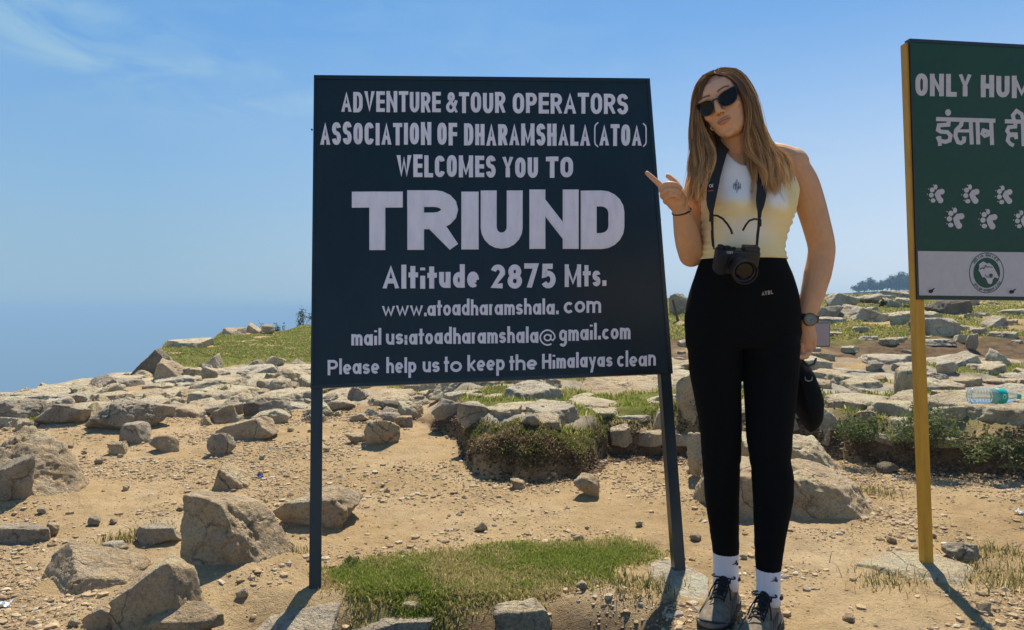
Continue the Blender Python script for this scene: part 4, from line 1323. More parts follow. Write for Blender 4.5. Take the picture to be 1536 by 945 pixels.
def paint_mat(name, base, base2, rough, spec=.5, streak=True, bump=.15, chips=None):
    m, n, l, b = new_mat(name)
    pos = n.new('ShaderNodeNewGeometry').outputs['Position']
    mpn = n.new('ShaderNodeMapping'); mpn.inputs['Scale'].default_value = (1, 1, .22 if streak else 1)
    l.new(pos, mpn.inputs['Vector'])
    f = noise_node(n, l, mpn.outputs['Vector'], 34, 6, .65)
    c = ramp(n, l, f, [(.32, base2), (.6, base)])
    gd = noise_node(n, l, pos, 2.2, 6, .7)
    c = mix(n, l, ramp(n, l, gd, [(.45, 0.0), (.75, .022)]), c, (.35, .30, .24))
    if chips is not None:
        g = noise_node(n, l, pos, 60, 5, .7)
        c = mix(n, l, ramp(n, l, g, [(.68, 0.0), (.72, .9)]), c, chips)
    l.new(c, b.inputs['Base Color'])
    b.inputs['Roughness'].default_value = rough
    b.inputs['Specular IOR Level'].default_value = spec
    h = noise_node(n, l, pos, 7, 6, .6)
    bp = n.new('ShaderNodeBump'); bp.inputs['Strength'].default_value = bump; bp.inputs['Distance'].default_value = .01
    l.new(h, bp.inputs['Height']); l.new(bp.outputs['Normal'], b.inputs['Normal'])
    return m

M_BOARD = paint_mat('dark teal enamel', (.0060, .020, .028), (.0045, .016, .023), .42, .35)
M_POST = paint_mat('dark teal post enamel', (.008, .018, .022), (.005, .011, .014), .32, .5, chips=(.05, .045, .04))
M_LETTER = paint_mat('white paint edge', (.90, .87, .89), (.82, .79, .83), .6)
M_LETTER2 = paint_mat('lilac white paint', (.88, .83, .88), (.76, .73, .79), .6)

def build_black_sign():
    H_, W_ = 1.22, 1.22 * 1.1063
    BL = Vector((-.5931, 2.1780, -.2225)) * 1.22 + Vector((0, 0, CAMZ))
    A = Vector((.99148, .12659, .03084)); B = Vector((-.03917, .18294, .98234))
    # refit the board plane to its four corners in the photo
    TL = BL + B * H_; BR = BL + A * W_
    pl = Plane(BL, BR, TL)
    BL, BR, TR, TL = pl.at(466, 583), pl.at(1009, 560), pl.at(974.5, 118), pl.at(471, 113)
    nrm = pl.n
    foot = Vector((BL.x + .0, BL.y - .1, 0))
    root = empty('signboard', tuple(foot))
    tag(root, 'big dark board with white hand painted lettering on two dark posts, welcoming visitors', 'sign')
    up = (TL - BL).normalized(); rt = (BR - BL).normalized()
    th = .004
    bm = bmesh.new()
    f = [bm.verts.new(v) for v in (BL, BR, TR, TL)]; k = [bm.verts.new(v - nrm * th) for v in (BL, BR, TR, TL)]
    bm.faces.new(f); bm.faces.new(k[::-1])
    for i in range(4): bm.faces.new((f[i], k[i], k[(i + 1) % 4], f[(i + 1) % 4]))
    link_mesh('panel', bm_mesh('panel', bm), M_BOARD, root)
    # thin angle iron frame around the board
    bm = bmesh.new()
    w = .016
    box_between(bm, TL + nrm * .0035 - up * w, TR + nrm * .0035 - up * w, up, -nrm, w, .03)
    box_between(bm, BL + nrm * .0035, BR + nrm * .0035, up, -nrm, w * .8, .03)
    lt = (TL - BL).normalized(); rtv = (TR - BR).normalized()
    box_between(bm, BL + nrm * .003 + up * w * .8, TL + nrm * .003 - up * w, rt, -nrm, w * .55, .03)
    box_between(bm, BR + nrm * .003 - rt * w * .9 + up * w * .8, TR + nrm * .003 - rt * w * .9 - up * w, rt, -nrm, w * .9, .03)
    link_mesh('frame', bm_mesh('frame', bm), M_POST, root)
    # L-section posts
    def post(tp, b0, bp):
        bm = bmesh.new()
        d = (tp - bp).normalized()
        u = rt - d * rt.dot(d); u.normalize(); v = d.cross(u)
        if v.y < 0: v = -v
        back = v * (th + .0015)
        box_between(bm, bp - d * .05 + back, tp - d * .012 + back, u, v, .041, .005)
        box_between(bm, bp - d * .05 + back + v * .0052, tp - d * .012 + back + v * .0052, u, v, .005, .036)
        return bm
    pL = pl.at(463, 886); pR = pl.at(1012, 840)
    link_mesh('post', bm_mesh('post', post(TL, BL, pL)), M_POST, root)
    link_mesh('post', bm_mesh('post', post(TR - rt * .043, BR, pR - rt * .0)), M_POST, root)
    bm = bmesh.new()
    for px, py in ((474, 118), (468, 195), (469, 577), (1004, 555), (968, 122), (472, 350), (990, 330)):
        c = pl.at(px, py) + nrm * .004
        M_ = Matrix.Translation(c) @ nrm.to_track_quat('Z', 'Y').to_matrix().to_4x4()
        bmesh.ops.create_cone(bm, cap_ends=True, segments=8, radius1=.004, radius2=.003, depth=.006, matrix=M_)
    link_mesh('rivet', bm_mesh('rivet', bm), M_POST, root)
    lines = [
        [('ADVENTURE', 512, 661, 168, 168.5, 31, 6.0), ('&', 669, 686.5, 169, 169.2, 30, 5.2), ('TOUR', 688.5, 758, 169.5, 170, 31, 6.4), ('OPERATORS', 769, 942, 170, 171.5, 31, 6.4)],
        [('ASSOCIATION', 480.5, 647, 217, 217.5, 33.5, 6.6), ('OF', 656, 685.5, 217.6, 217.8, 33, 6.8), ('DHARAMSHALA', 696, 885, 218, 218.6, 32.5, 6.6), ('(', 891, 898, 218.6, 218.7, 33, 2.2), ('ATOA', 899, 962, 218.8, 218.9, 32, 6.4), (')', 963.5, 970, 219, 219, 33, 2.2)],
        [('WELCOMES', 595, 743.5, 266, 266.5, 33, 7.0), ('YOU', 753.5, 807, 266.5, 266.8, 31, 7.2), ('TO', 819, 859.5, 266.8, 266, 31, 7.6)],
        [('T', 528, 604, 375.8, 375.6, 90, 24), ('R', 611, 687, 375.5, 375, 89.5, 25), ('I', 692, 718.5, 375, 375, 88.5, 26), ('U', 721, 784, 374.8, 374.5, 88, 24), ('N', 794, 868, 374.5, 374, 87.5, 24), ('D', 871, 936.5, 373.8, 373, 87, 24)],
        [('Altitude', 574, 718.5, 433.5, 432, 35, 8.2), ('2875', 736, 833.5, 432.5, 432, 36.5, 8.6), ('Mts.', 847, 909.5, 430.5, 429, 34, 6.7)],
        [('www.', 573, 640, 475.5, 474.5, 24, 4.6), ('atoadharamshala', 641, 832, 474, 471.5, 24, 4.8), ('.', 834, 839, 471.5, 471.5, 24, 4.8), ('com', 845.5, 901.5, 470, 468.5, 26, 5.0)],
        [('mail', 527, 572, 518.5, 517.5, 24.5, 5.2), ('us:', 579, 611, 517.5, 516.5, 24, 5.0), ('atoadharamshala', 613.5, 807.5, 517, 514, 24.5, 5.0), ('@', 809, 833.5, 515, 515, 25, 2.8), ('gmail.com', 838.5, 945.5, 511.5, 508, 24.5, 5.0)],
        [('Please', 491.5, 569, 562.5, 560.5, 23.5, 4.8), ('help', 579.5, 624.5, 560, 559, 23.5, 4.8), ('us', 634, 659.5, 558.5, 558, 23.5, 4.8), ('to', 666, 693, 558, 557.5, 23.5, 4.8), ('keep', 701, 757, 557, 555.5, 23.5, 4.8), ('the', 764, 805.5, 555.5, 554.5, 23, 4.8), ('Himalayas', 813, 918.5, 553.5, 550, 22.5, 4.8), ('clean', 925.5, 983.5, 550.5, 548.5, 23.5, 4.6)],
    ]
    for ln in lines:
        P0 = Paint(pl.at, nrm)
        big = ln[0][0] == 'T'
        for w_ in ln:
            w_ = list(w_); w_[6] *= 1.0 if big else (.92 if w_[5] > 29 else .84)
            word((P0,), *w_, inner=1.3 if big else max(.5, w_[6] * .13))
        P0.build('lettering', [M_LETTER, M_LETTER2], root)

build_black_sign()

M_GREEN = paint_mat('bottle green sheet', (.0060, .056, .030), (.0050, .046, .025), .40, .35, streak=False)
M_GWHITE = paint_mat('white vinyl band', (.50, .485, .51), (.45, .44, .465), .5, streak=False)
M_GLET = paint_mat('greyed white lettering', (.56, .53, .56), (.48, .46, .50), .6, streak=False)
M_YELLOW = paint_mat('yellow enamel', (.60, .32, .024), (.48, .24, .018), .5, .4, chips=(.10, .06, .035))
M_DKGREEN = simple('emblem green', (.004, .06, .035), .5)
M_STEEL = simple('dark steel', (.04, .04, .045), .5, .6)

def build_green_sign():
    d0 = 2.72
    TL, BLp = W(1364, 63, d0), W(1376, 445, d0)
    TRp = W(1536, 72.5, d0 * 1.0165)
    pl = Plane(TL, BLp, TRp)
    nrm = pl.n
    TL, BL = pl.at(1364, 63), pl.at(1376, 446)
    t1 = pl.at(1536, 72); b1 = pl.at(1536, 447.5)
    TR, BR = TL + (t1 - TL) * 3.3, BL + (b1 - BL) * 3.3
    up = (TL - BL).normalized(); rt = (BR - BL).normalized()
    foot = W(1392, 838, 2.75)
    root = empty('signboard', tuple(foot))
    tag(root, 'green board with white lettering and paw prints on a yellow post at the right edge', 'sign')
    th = .004
    bm = bmesh.new()
    s0, s1 = BL + up * .165, BR + up * .165
    def slab(a, b, c, d):
        f = [bm.verts.new(v) for v in (a, b, c, d)]; k = [bm.verts.new(v - nrm * th) for v in (a, b, c, d)]
        bm.faces.new(f); bm.faces.new(k[::-1])
        for i in range(4): bm.faces.new((f[i], k[i], k[(i + 1) % 4], f[(i + 1) % 4]))
    slab(BL, BR, TR, TL)
    link_mesh('panel', bm_mesh('panel', bm), M_GREEN, root)
    bm = bmesh.new()
    q = [pl.at(1373.8, 376.5) + nrm * .0015, None, None, pl.at(1375.8, 443) + nrm * .0015]
    r0 = pl.at(1536, 378.5) + nrm * .0015; r1 = pl.at(1536, 445) + nrm * .0015
    q[1] = q[0] + (r0 - q[0]) * 3.28; q[2] = q[3] + (r1 - q[3]) * 3.28
    bm.faces.new([bm.verts.new(v) for v in q])
    link_mesh('white_band', bm_mesh('white_band', bm), M_GWHITE, root)
    bm = bmesh.new()
    box_between(bm, TL + nrm * .003, TR + nrm * .003, up, -nrm, .012, .03)
    box_between(bm, BL + nrm * .003 - up * .008, BR + nrm * .003 - up * .008, up, -nrm, .010, .03)
    box_between(bm, BL + nrm * .0025 + up * .0025, TL + nrm * .0025 - up * .0005, rt, -nrm, .006, .029)
    link_mesh('frame', bm_mesh('frame', bm), M_POST, root)
    # yellow angle iron posts, the near one seen from its outer flange
    def post(bt, bb):
        bm = bmesh.new()
        d = (bt - bb).normalized()
        u = rt - d * rt.dot(d); u.normalize(); v = d.cross(u)
        if v.y < 0: v = -v
        box_between(bm, bb - d * .05, bt, u, v, .005, .032)
        box_between(bm, bb - d * .05 + u * .0052, bt + u * .0052, u, v, .030, .005)
        return bm
    off = nrm * -(th + .003)
    pb, pt = pl.at(1388.5, 838) + off, pl.at(1360.5, 63) + off
    link_mesh('post', bm_mesh('post', post(pt, pb)), M_YELLOW, root)
    sh = (TR - TL) - rt * .06
    link_mesh('post', bm_mesh('post', post(pt + sh, pb + sh)), M_YELLOW, root)
    P0 = Paint(pl.at, nrm)
    word((P0,), 'ONLY', 1373, 1457, 143, 145.5, 34, 7.2)
    word((P0,), 'HUM', 1471, 1547, 146, 147.5, 33, 7.4)
    P0.build('lettering', M_GLET, root)
    # Hindi lettering, drawn stroke by stroke
    P1 = Paint(pl.at, nrm)
    def z(x, y): return (1386 + x / 4.727, 160 + y / 4.727)          # from an enlarged view of the board
    S = lambda pts, t=5.4, c=False: P1.stroke([z(*p) for p in pts], t, c)
    S([(85, 88), (505, 100)], 6.2)
    S([(175, 95), (172, 128), (105, 132), (98, 165), (120, 178), (165, 180), (188, 205), (180, 240), (150, 250), (108, 240), (95, 212)], 6)
    S([(108, 210), (112, 278)], 5.6)
    P1.poly([z(170 + 21 * math.cos(a), 42 + 24 * math.sin(a)) for a in np.linspace(0, 6.28, 16)[:-1]])
    S([(268, 95), (262, 130), (226, 168), (222, 210), (240, 252), (262, 258), (282, 245), (284, 212)], 6)
    S([(226, 172), (325, 172)], 4.6)
    S([(330, 96), (338, 268)], 6)
    S([(378, 98), (384, 268)], 6)
    S([(475, 100), (482, 272)], 6)
    S([(472, 178), (432, 172)], 4.6)
    S([(455, 178), (420, 168), (412, 190), (430, 208), (452, 200)], 5.6, True)
    S([(572, 104), (745, 108)], 6.2)
    S([(648, 104), (646, 142), (600, 146), (588, 172), (604, 196), (650, 196), (652, 230)], 5.6)
    S([(650, 200), (600, 205), (592, 240), (612, 265), (636, 276)], 5.6)
    S([(700, 108), (705, 280)], 6)
    S([(640, 104), (628, 62), (655, 30), (690, 52), (706, 108)], 5.6)
    P1.build('lettering', M_GLET, root)
    # paw prints
    for x, y in ((1405, 292), (1457, 292.5), (1507, 293.5), (1433, 328.5), (1483, 330), (1534, 330.5), (1559, 295), (1585, 331)):
        rr_ = random.Random(int(x)); ja = rr_.uniform(-.16, .16); js = rr_.uniform(.93, 1.07)
        def tw(px, py, x=x, y=y, ja=ja, js=js):
            dx, dy = (px - x) * js, (py - y) * js
            return pl.at(x + dx * math.cos(ja) - dy * math.sin(ja), y + dx * math.sin(ja) + dy * math.cos(ja))
        Pp = Paint(tw, nrm)
        Pp.stroke([(x + 8, y - 4.5), (x + 3.5, y - 3.5), (x + 1, y), (x + 3, y + 5.5), (x + 6, y + 9.5)], 8.2)
        for cx_, cy_, r in ((8, -4.5, 4.4), (5.5, 9, 4.6), (1.5, 1, 4.2)):
            Pp.poly([(x + cx_ + r * math.cos(a), y + cy_ + r * math.sin(a)) for a in np.linspace(0, 6.28, 13)[:-1]])
        for cx_, cy_, r, r2, an in ((-1.5, -12, 2.9, 4.0, -.5), (-7, -7.5, 3.8, 3.8, 0), (-8.5, .5, 3.8, 3.8, 0), (-6, 9, 3.9, 3.3, .3)):
            Pp.poly([(x + cx_ + r * math.cos(a), y + cy_ + r2 * math.sin(a)) for a in np.linspace(0, 6.28, 13)[:-1]])
        for cx_, cy_ in ((-5, -15), (-12.5, -9.5), (-14.5, -1), (-11.5, 7.5)):
            Pp.poly([(x + cx_ + .9 * math.cos(a), y + cy_ + .9 * math.sin(a)) for a in np.linspace(0, 6.28, 7)[:-1]])
        Pp.build('paw_print', M_GLET, root)
    # round emblem on the white band
    def e(x, y): return (1386 + x / 10.24, 370 + y / 10.24)
    Pe = Paint(pl.at, nrm)
    ring = [e(955 + 262 * math.cos(a), 402 + 308 * math.sin(a)) for a in np.linspace(0, 2 * math.pi, 49)[:-1]]
    Pe.stroke(ring, 1.0, True, .0022)
    Pe.poly([e(957 + 205 * math.cos(a), 402 + 232 * math.sin(a)) for a in np.linspace(0, 2 * math.pi, 40)[:-1]], .0022)
    rnd = random.Random(4)
    for a in list(np.linspace(-2.55, -.75, 26)) + list(np.linspace(.55, 2.45, 26)):   # the worn lettering round the rim
        if rnd.random() < .14: continue
        ux, uy = math.cos(a), math.sin(a)
        r0_, r1_ = .86 - rnd.random() * .02, 1.07 + rnd.random() * .03
        Pe.stroke([e(957 + 232 * r * ux, 402 + 270 * r * uy) for r in (.93, 1.04 + rnd.random() * .03)], .9, False, .0022)
        if rnd.random() < .7:
            Pe.stroke([e(957 + 250 * math.cos(a + t_), 402 + 292 * math.sin(a + t_)) for t_ in (-.03, .05)], .7, False, .0022)
    em = Pe.build('emblem', M_DKGREEN, root)
    Pf = Paint(pl.at, nrm)
    Pf.poly([e(*p) for p in ((835, 270), (900, 228), (965, 262), (990, 250), (1050, 300), (1100, 390), (1138, 470), (1120, 490), (1075, 468), (1045, 510), (1035, 560), (1010, 580), (975, 565), (945, 500), (925, 470), (885, 470), (850, 400), (825, 360), (840, 320))], .0034)
    fg = Pf.build('emblem_figure', M_GLET, em)
    Pg = Paint(pl.at, nrm)
    Pg.stroke([e(*p) for p in ((845, 352), (885, 325), (905, 340), (935, 290), (955, 318), (990, 310), (1040, 322))], 1.3, False, .0045)
    Pg.poly([e(1015 + 30 * math.cos(a), 440 + 24 * math.sin(a)) for a in np.linspace(0, 6.28, 12)[:-1]], .0045)
    Pg.stroke([e(*p) for p in ((925, 430), (960, 470), (1040, 470))], 1.1, False, .0045)
    Pg.build('emblem_line', M_DKGREEN, em)
    bm = bmesh.new()
    for px, py in ((1395, 437), (1516, 438)):
        c = pl.at(px, py) + nrm * .006
        M_ = Matrix.Translation(c) @ nrm.to_track_quat('Z', 'Y').to_matrix().to_4x4()
        bmesh.ops.create_cone(bm, cap_ends=True, segments=6, radius1=.007, radius2=.006, depth=.008, matrix=M_)
        tube(bm, [c + nrm * .004, c + nrm * .01 + up * .006, c + nrm * .01 + up * .01 + rt * .006], .0025, 6)
    link_mesh('bolt', bm_mesh('bolt', bm), M_STEEL, root)

build_green_sign()

# ------------------------------------------------------------------ the woman
from mathutils.bvhtree import BVHTree

def remesh(bm, voxel, smooth=4, factor=.5):
    me = bm_mesh('tmp', bm)
    ob = bpy.data.objects.new('tmp', me)
    C.objects.link(ob)
    r = ob.modifiers.new('r', 'REMESH'); r.mode = 'VOXEL'; r.voxel_size = voxel; r.use_smooth_shade = True
    if smooth:
        s = ob.modifiers.new('s', 'SMOOTH'); s.iterations = smooth; s.factor = factor
    dg = bpy.context.evaluated_depsgraph_get()
    out = bpy.data.meshes.new_from_object(ob.evaluated_get(dg))
    bpy.data.objects.remove(ob)
    bpy.data.meshes.remove(me)
    for p in out.polygons: p.use_smooth = True
    return out

def verts_of(me):
    a = np.empty(len(me.vertices) * 3, np.float32); me.vertices.foreach_get('co', a); return a.reshape(-1, 3).astype(float)

def paint_verts(me, col):
    a = me.color_attributes.new('Col', 'FLOAT_COLOR', 'POINT')
    c = np.ones((len(me.vertices), 4), np.float32); c[:, :3] = col
    a.data.foreach_set('color', c.ravel())

def loft(bm, rings):
    R_ = [[bm.verts.new(p) for p in r] for r in rings]
    n = len(R_[0])
    for a, b in zip(R_[:-1], R_[1:]):
        for k in range(n): bm.faces.new((a[k], a[(k + 1) % n], b[(k + 1) % n], b[k]))
    bm.faces.new(R_[0][::-1]); bm.faces.new(R_[-1])

def ball(bm, c, r, M=None, sub=3):
    r = (r, r, r) if isinstance(r, (int, float)) else r
    T = Matrix.Translation(Vector(c)) @ Matrix.Diagonal((*r, 1))
    bmesh.ops.create_icosphere(bm, subdivisions=sub, radius=1, matrix=(M @ T) if M is not None else T)

def limb(bm, pts, seg=18):
    """pts: (px, py, depth, radius) -> tapered tube with round ends"""
    n = 5
    P = [W(p[0], p[1], p[2]) for p in pts]; R_ = [p[3] for p in pts]
    Q, S = [], []
    for i in range(len(P) - 1):
        p0, p1, p2, p3 = P[max(i - 1, 0)], P[i], P[i + 1], P[min(i + 2, len(P) - 1)]
        for k in range(n):
            t = k / n
            Q.append(.5 * ((2 * p1) + (p2 - p0) * t + (2 * p0 - 5 * p1 + 4 * p2 - p3) * t * t + (3 * p1 - p0 - 3 * p2 + p3) * t ** 3))
            S.append(R_[i] * (1 - t) + R_[i + 1] * t)
    Q.append(P[-1]); S.append(R_[-1])
    tube(bm, Q, S, seg)
    ball(bm, Q[0], S[0]); ball(bm, Q[-1], S[-1])

DB = 2.28
TORSO = [  # py, left, right, front, back
    (215, 1090, 1128, .042, .050), (232, 1082, 1138, .046, .058), (243, 1060, 1174, .058, .070), (258, 1051, 1190, .074, .084), (285, 1051, 1193, .092, .088),
    (310, 1054, 1188, .098, .082), (335, 1056, 1181, .094, .072), (360, 1057, 1172, .090, .066), (385, 1055, 1171, .092, .074), (410, 1047, 1183, .094, .088),
    (440, 1037, 1193, .094, .106), (470, 1031, 1197, .090, .116), (500, 1031, 1197, .084, .110), (525, 1034, 1196, .070, .090)]
_T = np.array(TORSO, float)
def tslice(py):
    w = np.array([-9, -4.5, 0, 4.5, 9]); k = np.array([.1, .22, .36, .22, .1])
    return [float(sum(k * np.interp(py + w, _T[:, 0], _T[:, i]))) for i in range(1, 5)]

def torso_pt(py, a, off=0.0, e=2.35):
    l, r, f, b = tslice(py)
    cx_, hw = ((l + r) / 2 - CX) / F * DB, (r - l) / 2 / F * DB + off
    c, s = math.cos(a), math.sin(a)
    x = cx_ + hw * math.copysign(abs(c) ** (2 / e), c)
    dy = (f if s < 0 else b) + off
    y = DB + dy * math.copysign(abs(s) ** (2 / e), s)
    if s < 0:
        px = CX + x / DB * F
        for bx in (1091, 1151):
            y -= .026 * math.exp(-((px - bx) / 25) ** 2 - ((py - 314) / 22) ** 2)
        y += .006 * math.exp(-((px - 1121) / 12) ** 2 - ((py - 312) / 30) ** 2)
    return Vector((x, y, CAMZ - (py - CY) / F * DB))

LEG_L = [(500, 1032, 1110, .078, .100, 2.28), (530, 1034, 1110.5, .076, .094, 2.282), (560, 1036.5, 1110, .073, .086, 2.285), (590, 1042, 1109.5, .070, .078, 2.29), (620, 1048, 1110.5, .066, .072, 2.295), (655, 1052.5, 1110.5, .061, .062, 2.30),
         (690, 1055, 1109, .060, .054, 2.305), (715, 1057, 1107.5, .056, .056, 2.31), (745, 1059, 1107, .050, .064, 2.32), (780, 1064, 1107, .044, .058, 2.33), (805, 1068, 1107, .040, .048, 2.34), (832, 1071, 1107, .037, .042, 2.35)]
LEG_R = [(500, 1113, 1197, .078, .100, 2.28), (530, 1115, 1197, .076, .094, 2.275), (560, 1116.5, 1196, .073, .086, 2.27), (590, 1118.5, 1193, .070, .078, 2.265), (620, 1120, 1190, .066, .072, 2.26), (655, 1121.5, 1186, .061, .062, 2.255),
         (690, 1127, 1184, .060, .056, 2.25), (715, 1129.5, 1188.5, .056, .060, 2.245), (745, 1132, 1188.5, .050, .066, 2.24), (780, 1133, 1182, .046, .060, 2.23), (815, 1134, 1174.5, .041, .050, 2.22), (858, 1136, 1169, .037, .042, 2.21)]

def leg_rings(L, off, ext=None):
    rings = []
    L = np.array(L, float)
    for py in np.arange(L[0, 0], L[-1, 0] + .1, 6):
        l, r, f, b, d = [float(np.interp(py, L[:, 0], L[:, i])) for i in range(1, 6)]
        cx_, hw = ((l + r) / 2 - CX) / F * d, (r - l) / 2 / F * d + off
        z = CAMZ - (py - CY) / F * d
        rings.append([Vector((cx_ + hw * math.cos(a), d + ((f if math.sin(a) < 0 else b) + off) * math.sin(a), z)) for a in np.linspace(0, 2 * math.pi, 29)[:-1]])
    if ext:
        last = rings[-1]; c = sum(last, Vector()) / len(last)
        for k, s in ext: rings.append([c + (p - c) * s + Vector((0, 0, k)) for p in last])
    return rings

HM = Matrix.Translation((.648, 2.245, 1.582)) @ Matrix.Rotation(math.radians(-34), 4, 'Z') @ Matrix.Rotation(math.radians(8), 4, 'X') @ Matrix.Rotation(math.radians(-18), 4, 'Y') @ Matrix.Scale(.965, 4)

def head_bm(bm):
    ball(bm, (0, .012, .03), (.072, .092, .076), HM)
    S = [(.072, .050, -.060), (.060, .060, -.076), (.042, .066, -.085), (.022, .068, -.089), (.004, .0665, -.083), (-.014, .066, -.085), (-.032, .063, -.0875), (-.052, .057, -.088), (-.068, .052, -.088), (-.082, .0475, -.086), (-.096, .040, -.0835), (-.107, .030, -.079), (-.114, .018, -.070)]
    rings = []
    for z, hw, yf in S:
        back = .03 if z > -.06 else .03 - (-.06 - z) * .9
        cy, ry = (yf + back) / 2, (back - yf) / 2
        r = []
        for a in np.linspace(0, 2 * math.pi, 41)[:-1]:
            c, s = math.cos(a), math.sin(a)
            e = 2.25
            r.append(HM @ Vector((hw * math.copysign(abs(c) ** (2 / e), c), cy + ry * math.copysign(abs(s) ** (2 / e), s), z)))
        rings.append(r)
    loft(bm, rings)
    # nose, brow, lips, chin, cheekbones, ears
    tube(bm, [HM @ Vector(p) for p in ((0, -.084, .012), (0, -.091, -.004), (0, -.099, -.020), (0, -.104, -.034))], [.0075, .008, .0085, .0092], 12)
    ball(bm, (0, -.1045, -.0365), (.0088, .0085, .0078), HM)
    for s in (-1, 1):
        ball(bm, (s * .0105, -.0945, -.0395), (.0066, .0078, .0062), HM)
        ball(bm, (s * .030, -.078, .021), (.026, .010, .008), HM)
        ball(bm, (s * .040, -.066, -.030), (.018, .015, .017), HM)
        ball(bm, (s * .069, .005, -.008), (.006, .014, .028), HM)
        ball(bm, (s * .010, -.0885, -.0625), (.0125, .0075, .0045), HM)
    ball(bm, (0, -.0905, -.0620), (.008, .0070, .0042), HM)
    ball(bm, (0, -.0890, -.0705), (.0150, .0085, .0056), HM)
    ball(bm, (0, -.076, -.104), (.019, .011, .012), HM)

def finger(bm, pts):
    limb(bm, pts, 10)

def build_person():
    foot_z = float(terr(.70, 2.28)[0])
    root = empty('person', (.70, 2.28, foot_z))
    tag(root, 'long haired woman in dark glasses, cream tank top and black leggings pointing at the sign', 'person')
    bm = bmesh.new()
    A = np.linspace(0, 2 * math.pi, 49)[:-1]
    loft(bm, [[torso_pt(py, a) for a in A] for py in range(216, 524, 4)])
    loft(bm, leg_rings(LEG_L, -.002, [(-.03, .93), (-.07, .90), (-.11, .90)]))
    loft(bm, leg_rings(LEG_R, -.002, [(-.03, .93), (-.07, .90), (-.10, .90)]))
    # neck and shoulders
    nk = [HM @ Vector((0, .014, -.045)), HM @ Vector((0, .012, -.085)), W(1108, 228, 2.275), W(1110, 248, 2.285)]
    tube(bm, nk, [.050, .047, .048, .058], 22)
    limb(bm, [(1124, 236, 2.295, .040), (1160, 235, 2.29, .043), (1188, 246, 2.285, .051)])
    limb(bm, [(1094, 240, 2.295, .038), (1070, 246, 2.29, .042), (1056, 258, 2.285, .046)])
    # collar bones
    limb(bm, [(1118, 240, 2.232, .009), (1140, 236, 2.235, .009), (1172, 232, 2.262, .011)], 10)
    # her left arm, hanging, hand behind the hip
    limb(bm, [(1188, 251, 2.288, .050), (1203, 274, 2.292, .0485), (1214, 302, 2.30, .0455), (1224, 335, 2.305, .0425), (1232, 368, 2.31, .0405), (1231, 388, 2.31, .0405), (1226, 412, 2.305, .041), (1219, 440, 2.295, .036), (1212, 465, 2.29, .0305), (1208, 482, 2.29, .027), (1209, 494, 2.292, .026)])
    # left hand: palm, thumb and four fingers round the telephone
    tube(bm, [W(1209, 490, 2.292), W(1210, 505, 2.298), W(1209, 520, 2.305)], [.026, .031, .026], 16)
    finger(bm, [(1214, 500, 2.285, .011), (1220, 509, 2.278, .0095), (1221, 519, 2.285, .008)])
    for i, (x, y, d) in enumerate(((1214, 515, 2.315), (1210, 521, 2.31), (1206, 523, 2.30), (1202, 523, 2.29))):
        finger(bm, [(x, y - 6, d, .0105), (x + 1, y + 8, d + .004, .0092), (x - 1, y + 15 - i, d - .012, .0084), (x - 4, y + 14 - i, d - .026, .0076)])
    # her right arm, elbow down, forearm raised
    limb(bm, [(1054, 258, 2.285, .0455), (1046, 290, 2.30, .042), (1040, 325, 2.315, .0395), (1038, 358, 2.318, .038), (1037, 380, 2.30, .0385)])
    limb(bm, [(1037, 382, 2.298, .0385), (1033, 366, 2.275, .0395), (1029, 348, 2.25, .037), (1025, 331, 2.23, .031), (1022, 318, 2.215, .0262), (1020, 308, 2.21, .0262)])
    # right hand: palm towards the camera, first finger pointing at the board
    tube(bm, [W(1021, 314, 2.212), W(1017, 304, 2.208), W(1010, 294, 2.206), W(1003, 286, 2.208)], [.0235, .031, .033, .027], 16)
    ball(bm, W(1020, 303, 2.195), .019)
    finger(bm, [(1003, 287, 2.214, .0115), (994, 281, 2.212, .0098), (985, 272.5, 2.215, .0086), (977, 265.5, 2.22, .0078), (970.5, 259.5, 2.225, .0066)])
    finger(bm, [(1001, 291, 2.225, .0098), (992, 285.5, 2.205, .0090), (998, 277, 2.178, .0083), (1011, 276.5, 2.166, .0078), (1020, 282, 2.174, .0070)])
    finger(bm, [(1002, 298, 2.225, .0095), (993.5, 293.8, 2.202, .0086), (1000.5, 285, 2.172, .0081), (1013, 285, 2.160, .0075), (1020.5, 290, 2.168, .0068)])
    finger(bm, [(1006, 304, 2.222, .0090), (998, 301.8, 2.200, .0080), (1004, 293.6, 2.172, .0075), (1013.5, 293.4, 2.162, .0070), (1019.5, 297.5, 2.170, .0062)])
    finger(bm, [(1020, 300, 2.200, .0130), (1021, 288, 2.205, .0112), (1014, 275, 2.222, .0098), (1008, 268.5, 2.232, .0088), (1002, 264, 2.238, .0074)])
    head_bm(bm)
    me = remesh(bm, .0022, 3)
    V = verts_of(me)
    n = fbm(V / .05, 3, 5)
    col = np.array([.62, .345, .19])[None] * (1 + .09 * n[:, None] + .07 * fbm(V / .013, 3, 6)[:, None]) * (1 + .05 * fbm(V / .12, 2, 8)[:, None] * np.array([0, 1, 1.4])[None])
    hl = np.array((HM.inverted().to_3x3()))
    L = V @ hl.T + np.array(HM.inverted().translation)
    inhead = (np.abs(L[:, 0]) < .09) & (L[:, 2] > -.13) & (L[:, 2] < .13) & (L[:, 1] < .05)
    def blend(w, c):
        nonlocal col
        w = (np.clip(w, 0, 1) * inhead)[:, None]
        col = col * (1 - w) + np.array(c)[None] * w
    x_, y_, z_ = L[:, 0], L[:, 1], L[:, 2]
    blend(.5 * np.exp(-((z_ - .05) / .04) ** 2), (.70, .43, .32))
    blend(.45 * np.exp(-((np.abs(x_) - .042) / .02) ** 2 - ((z_ + .03) / .02) ** 2), (.68, .36, .26))
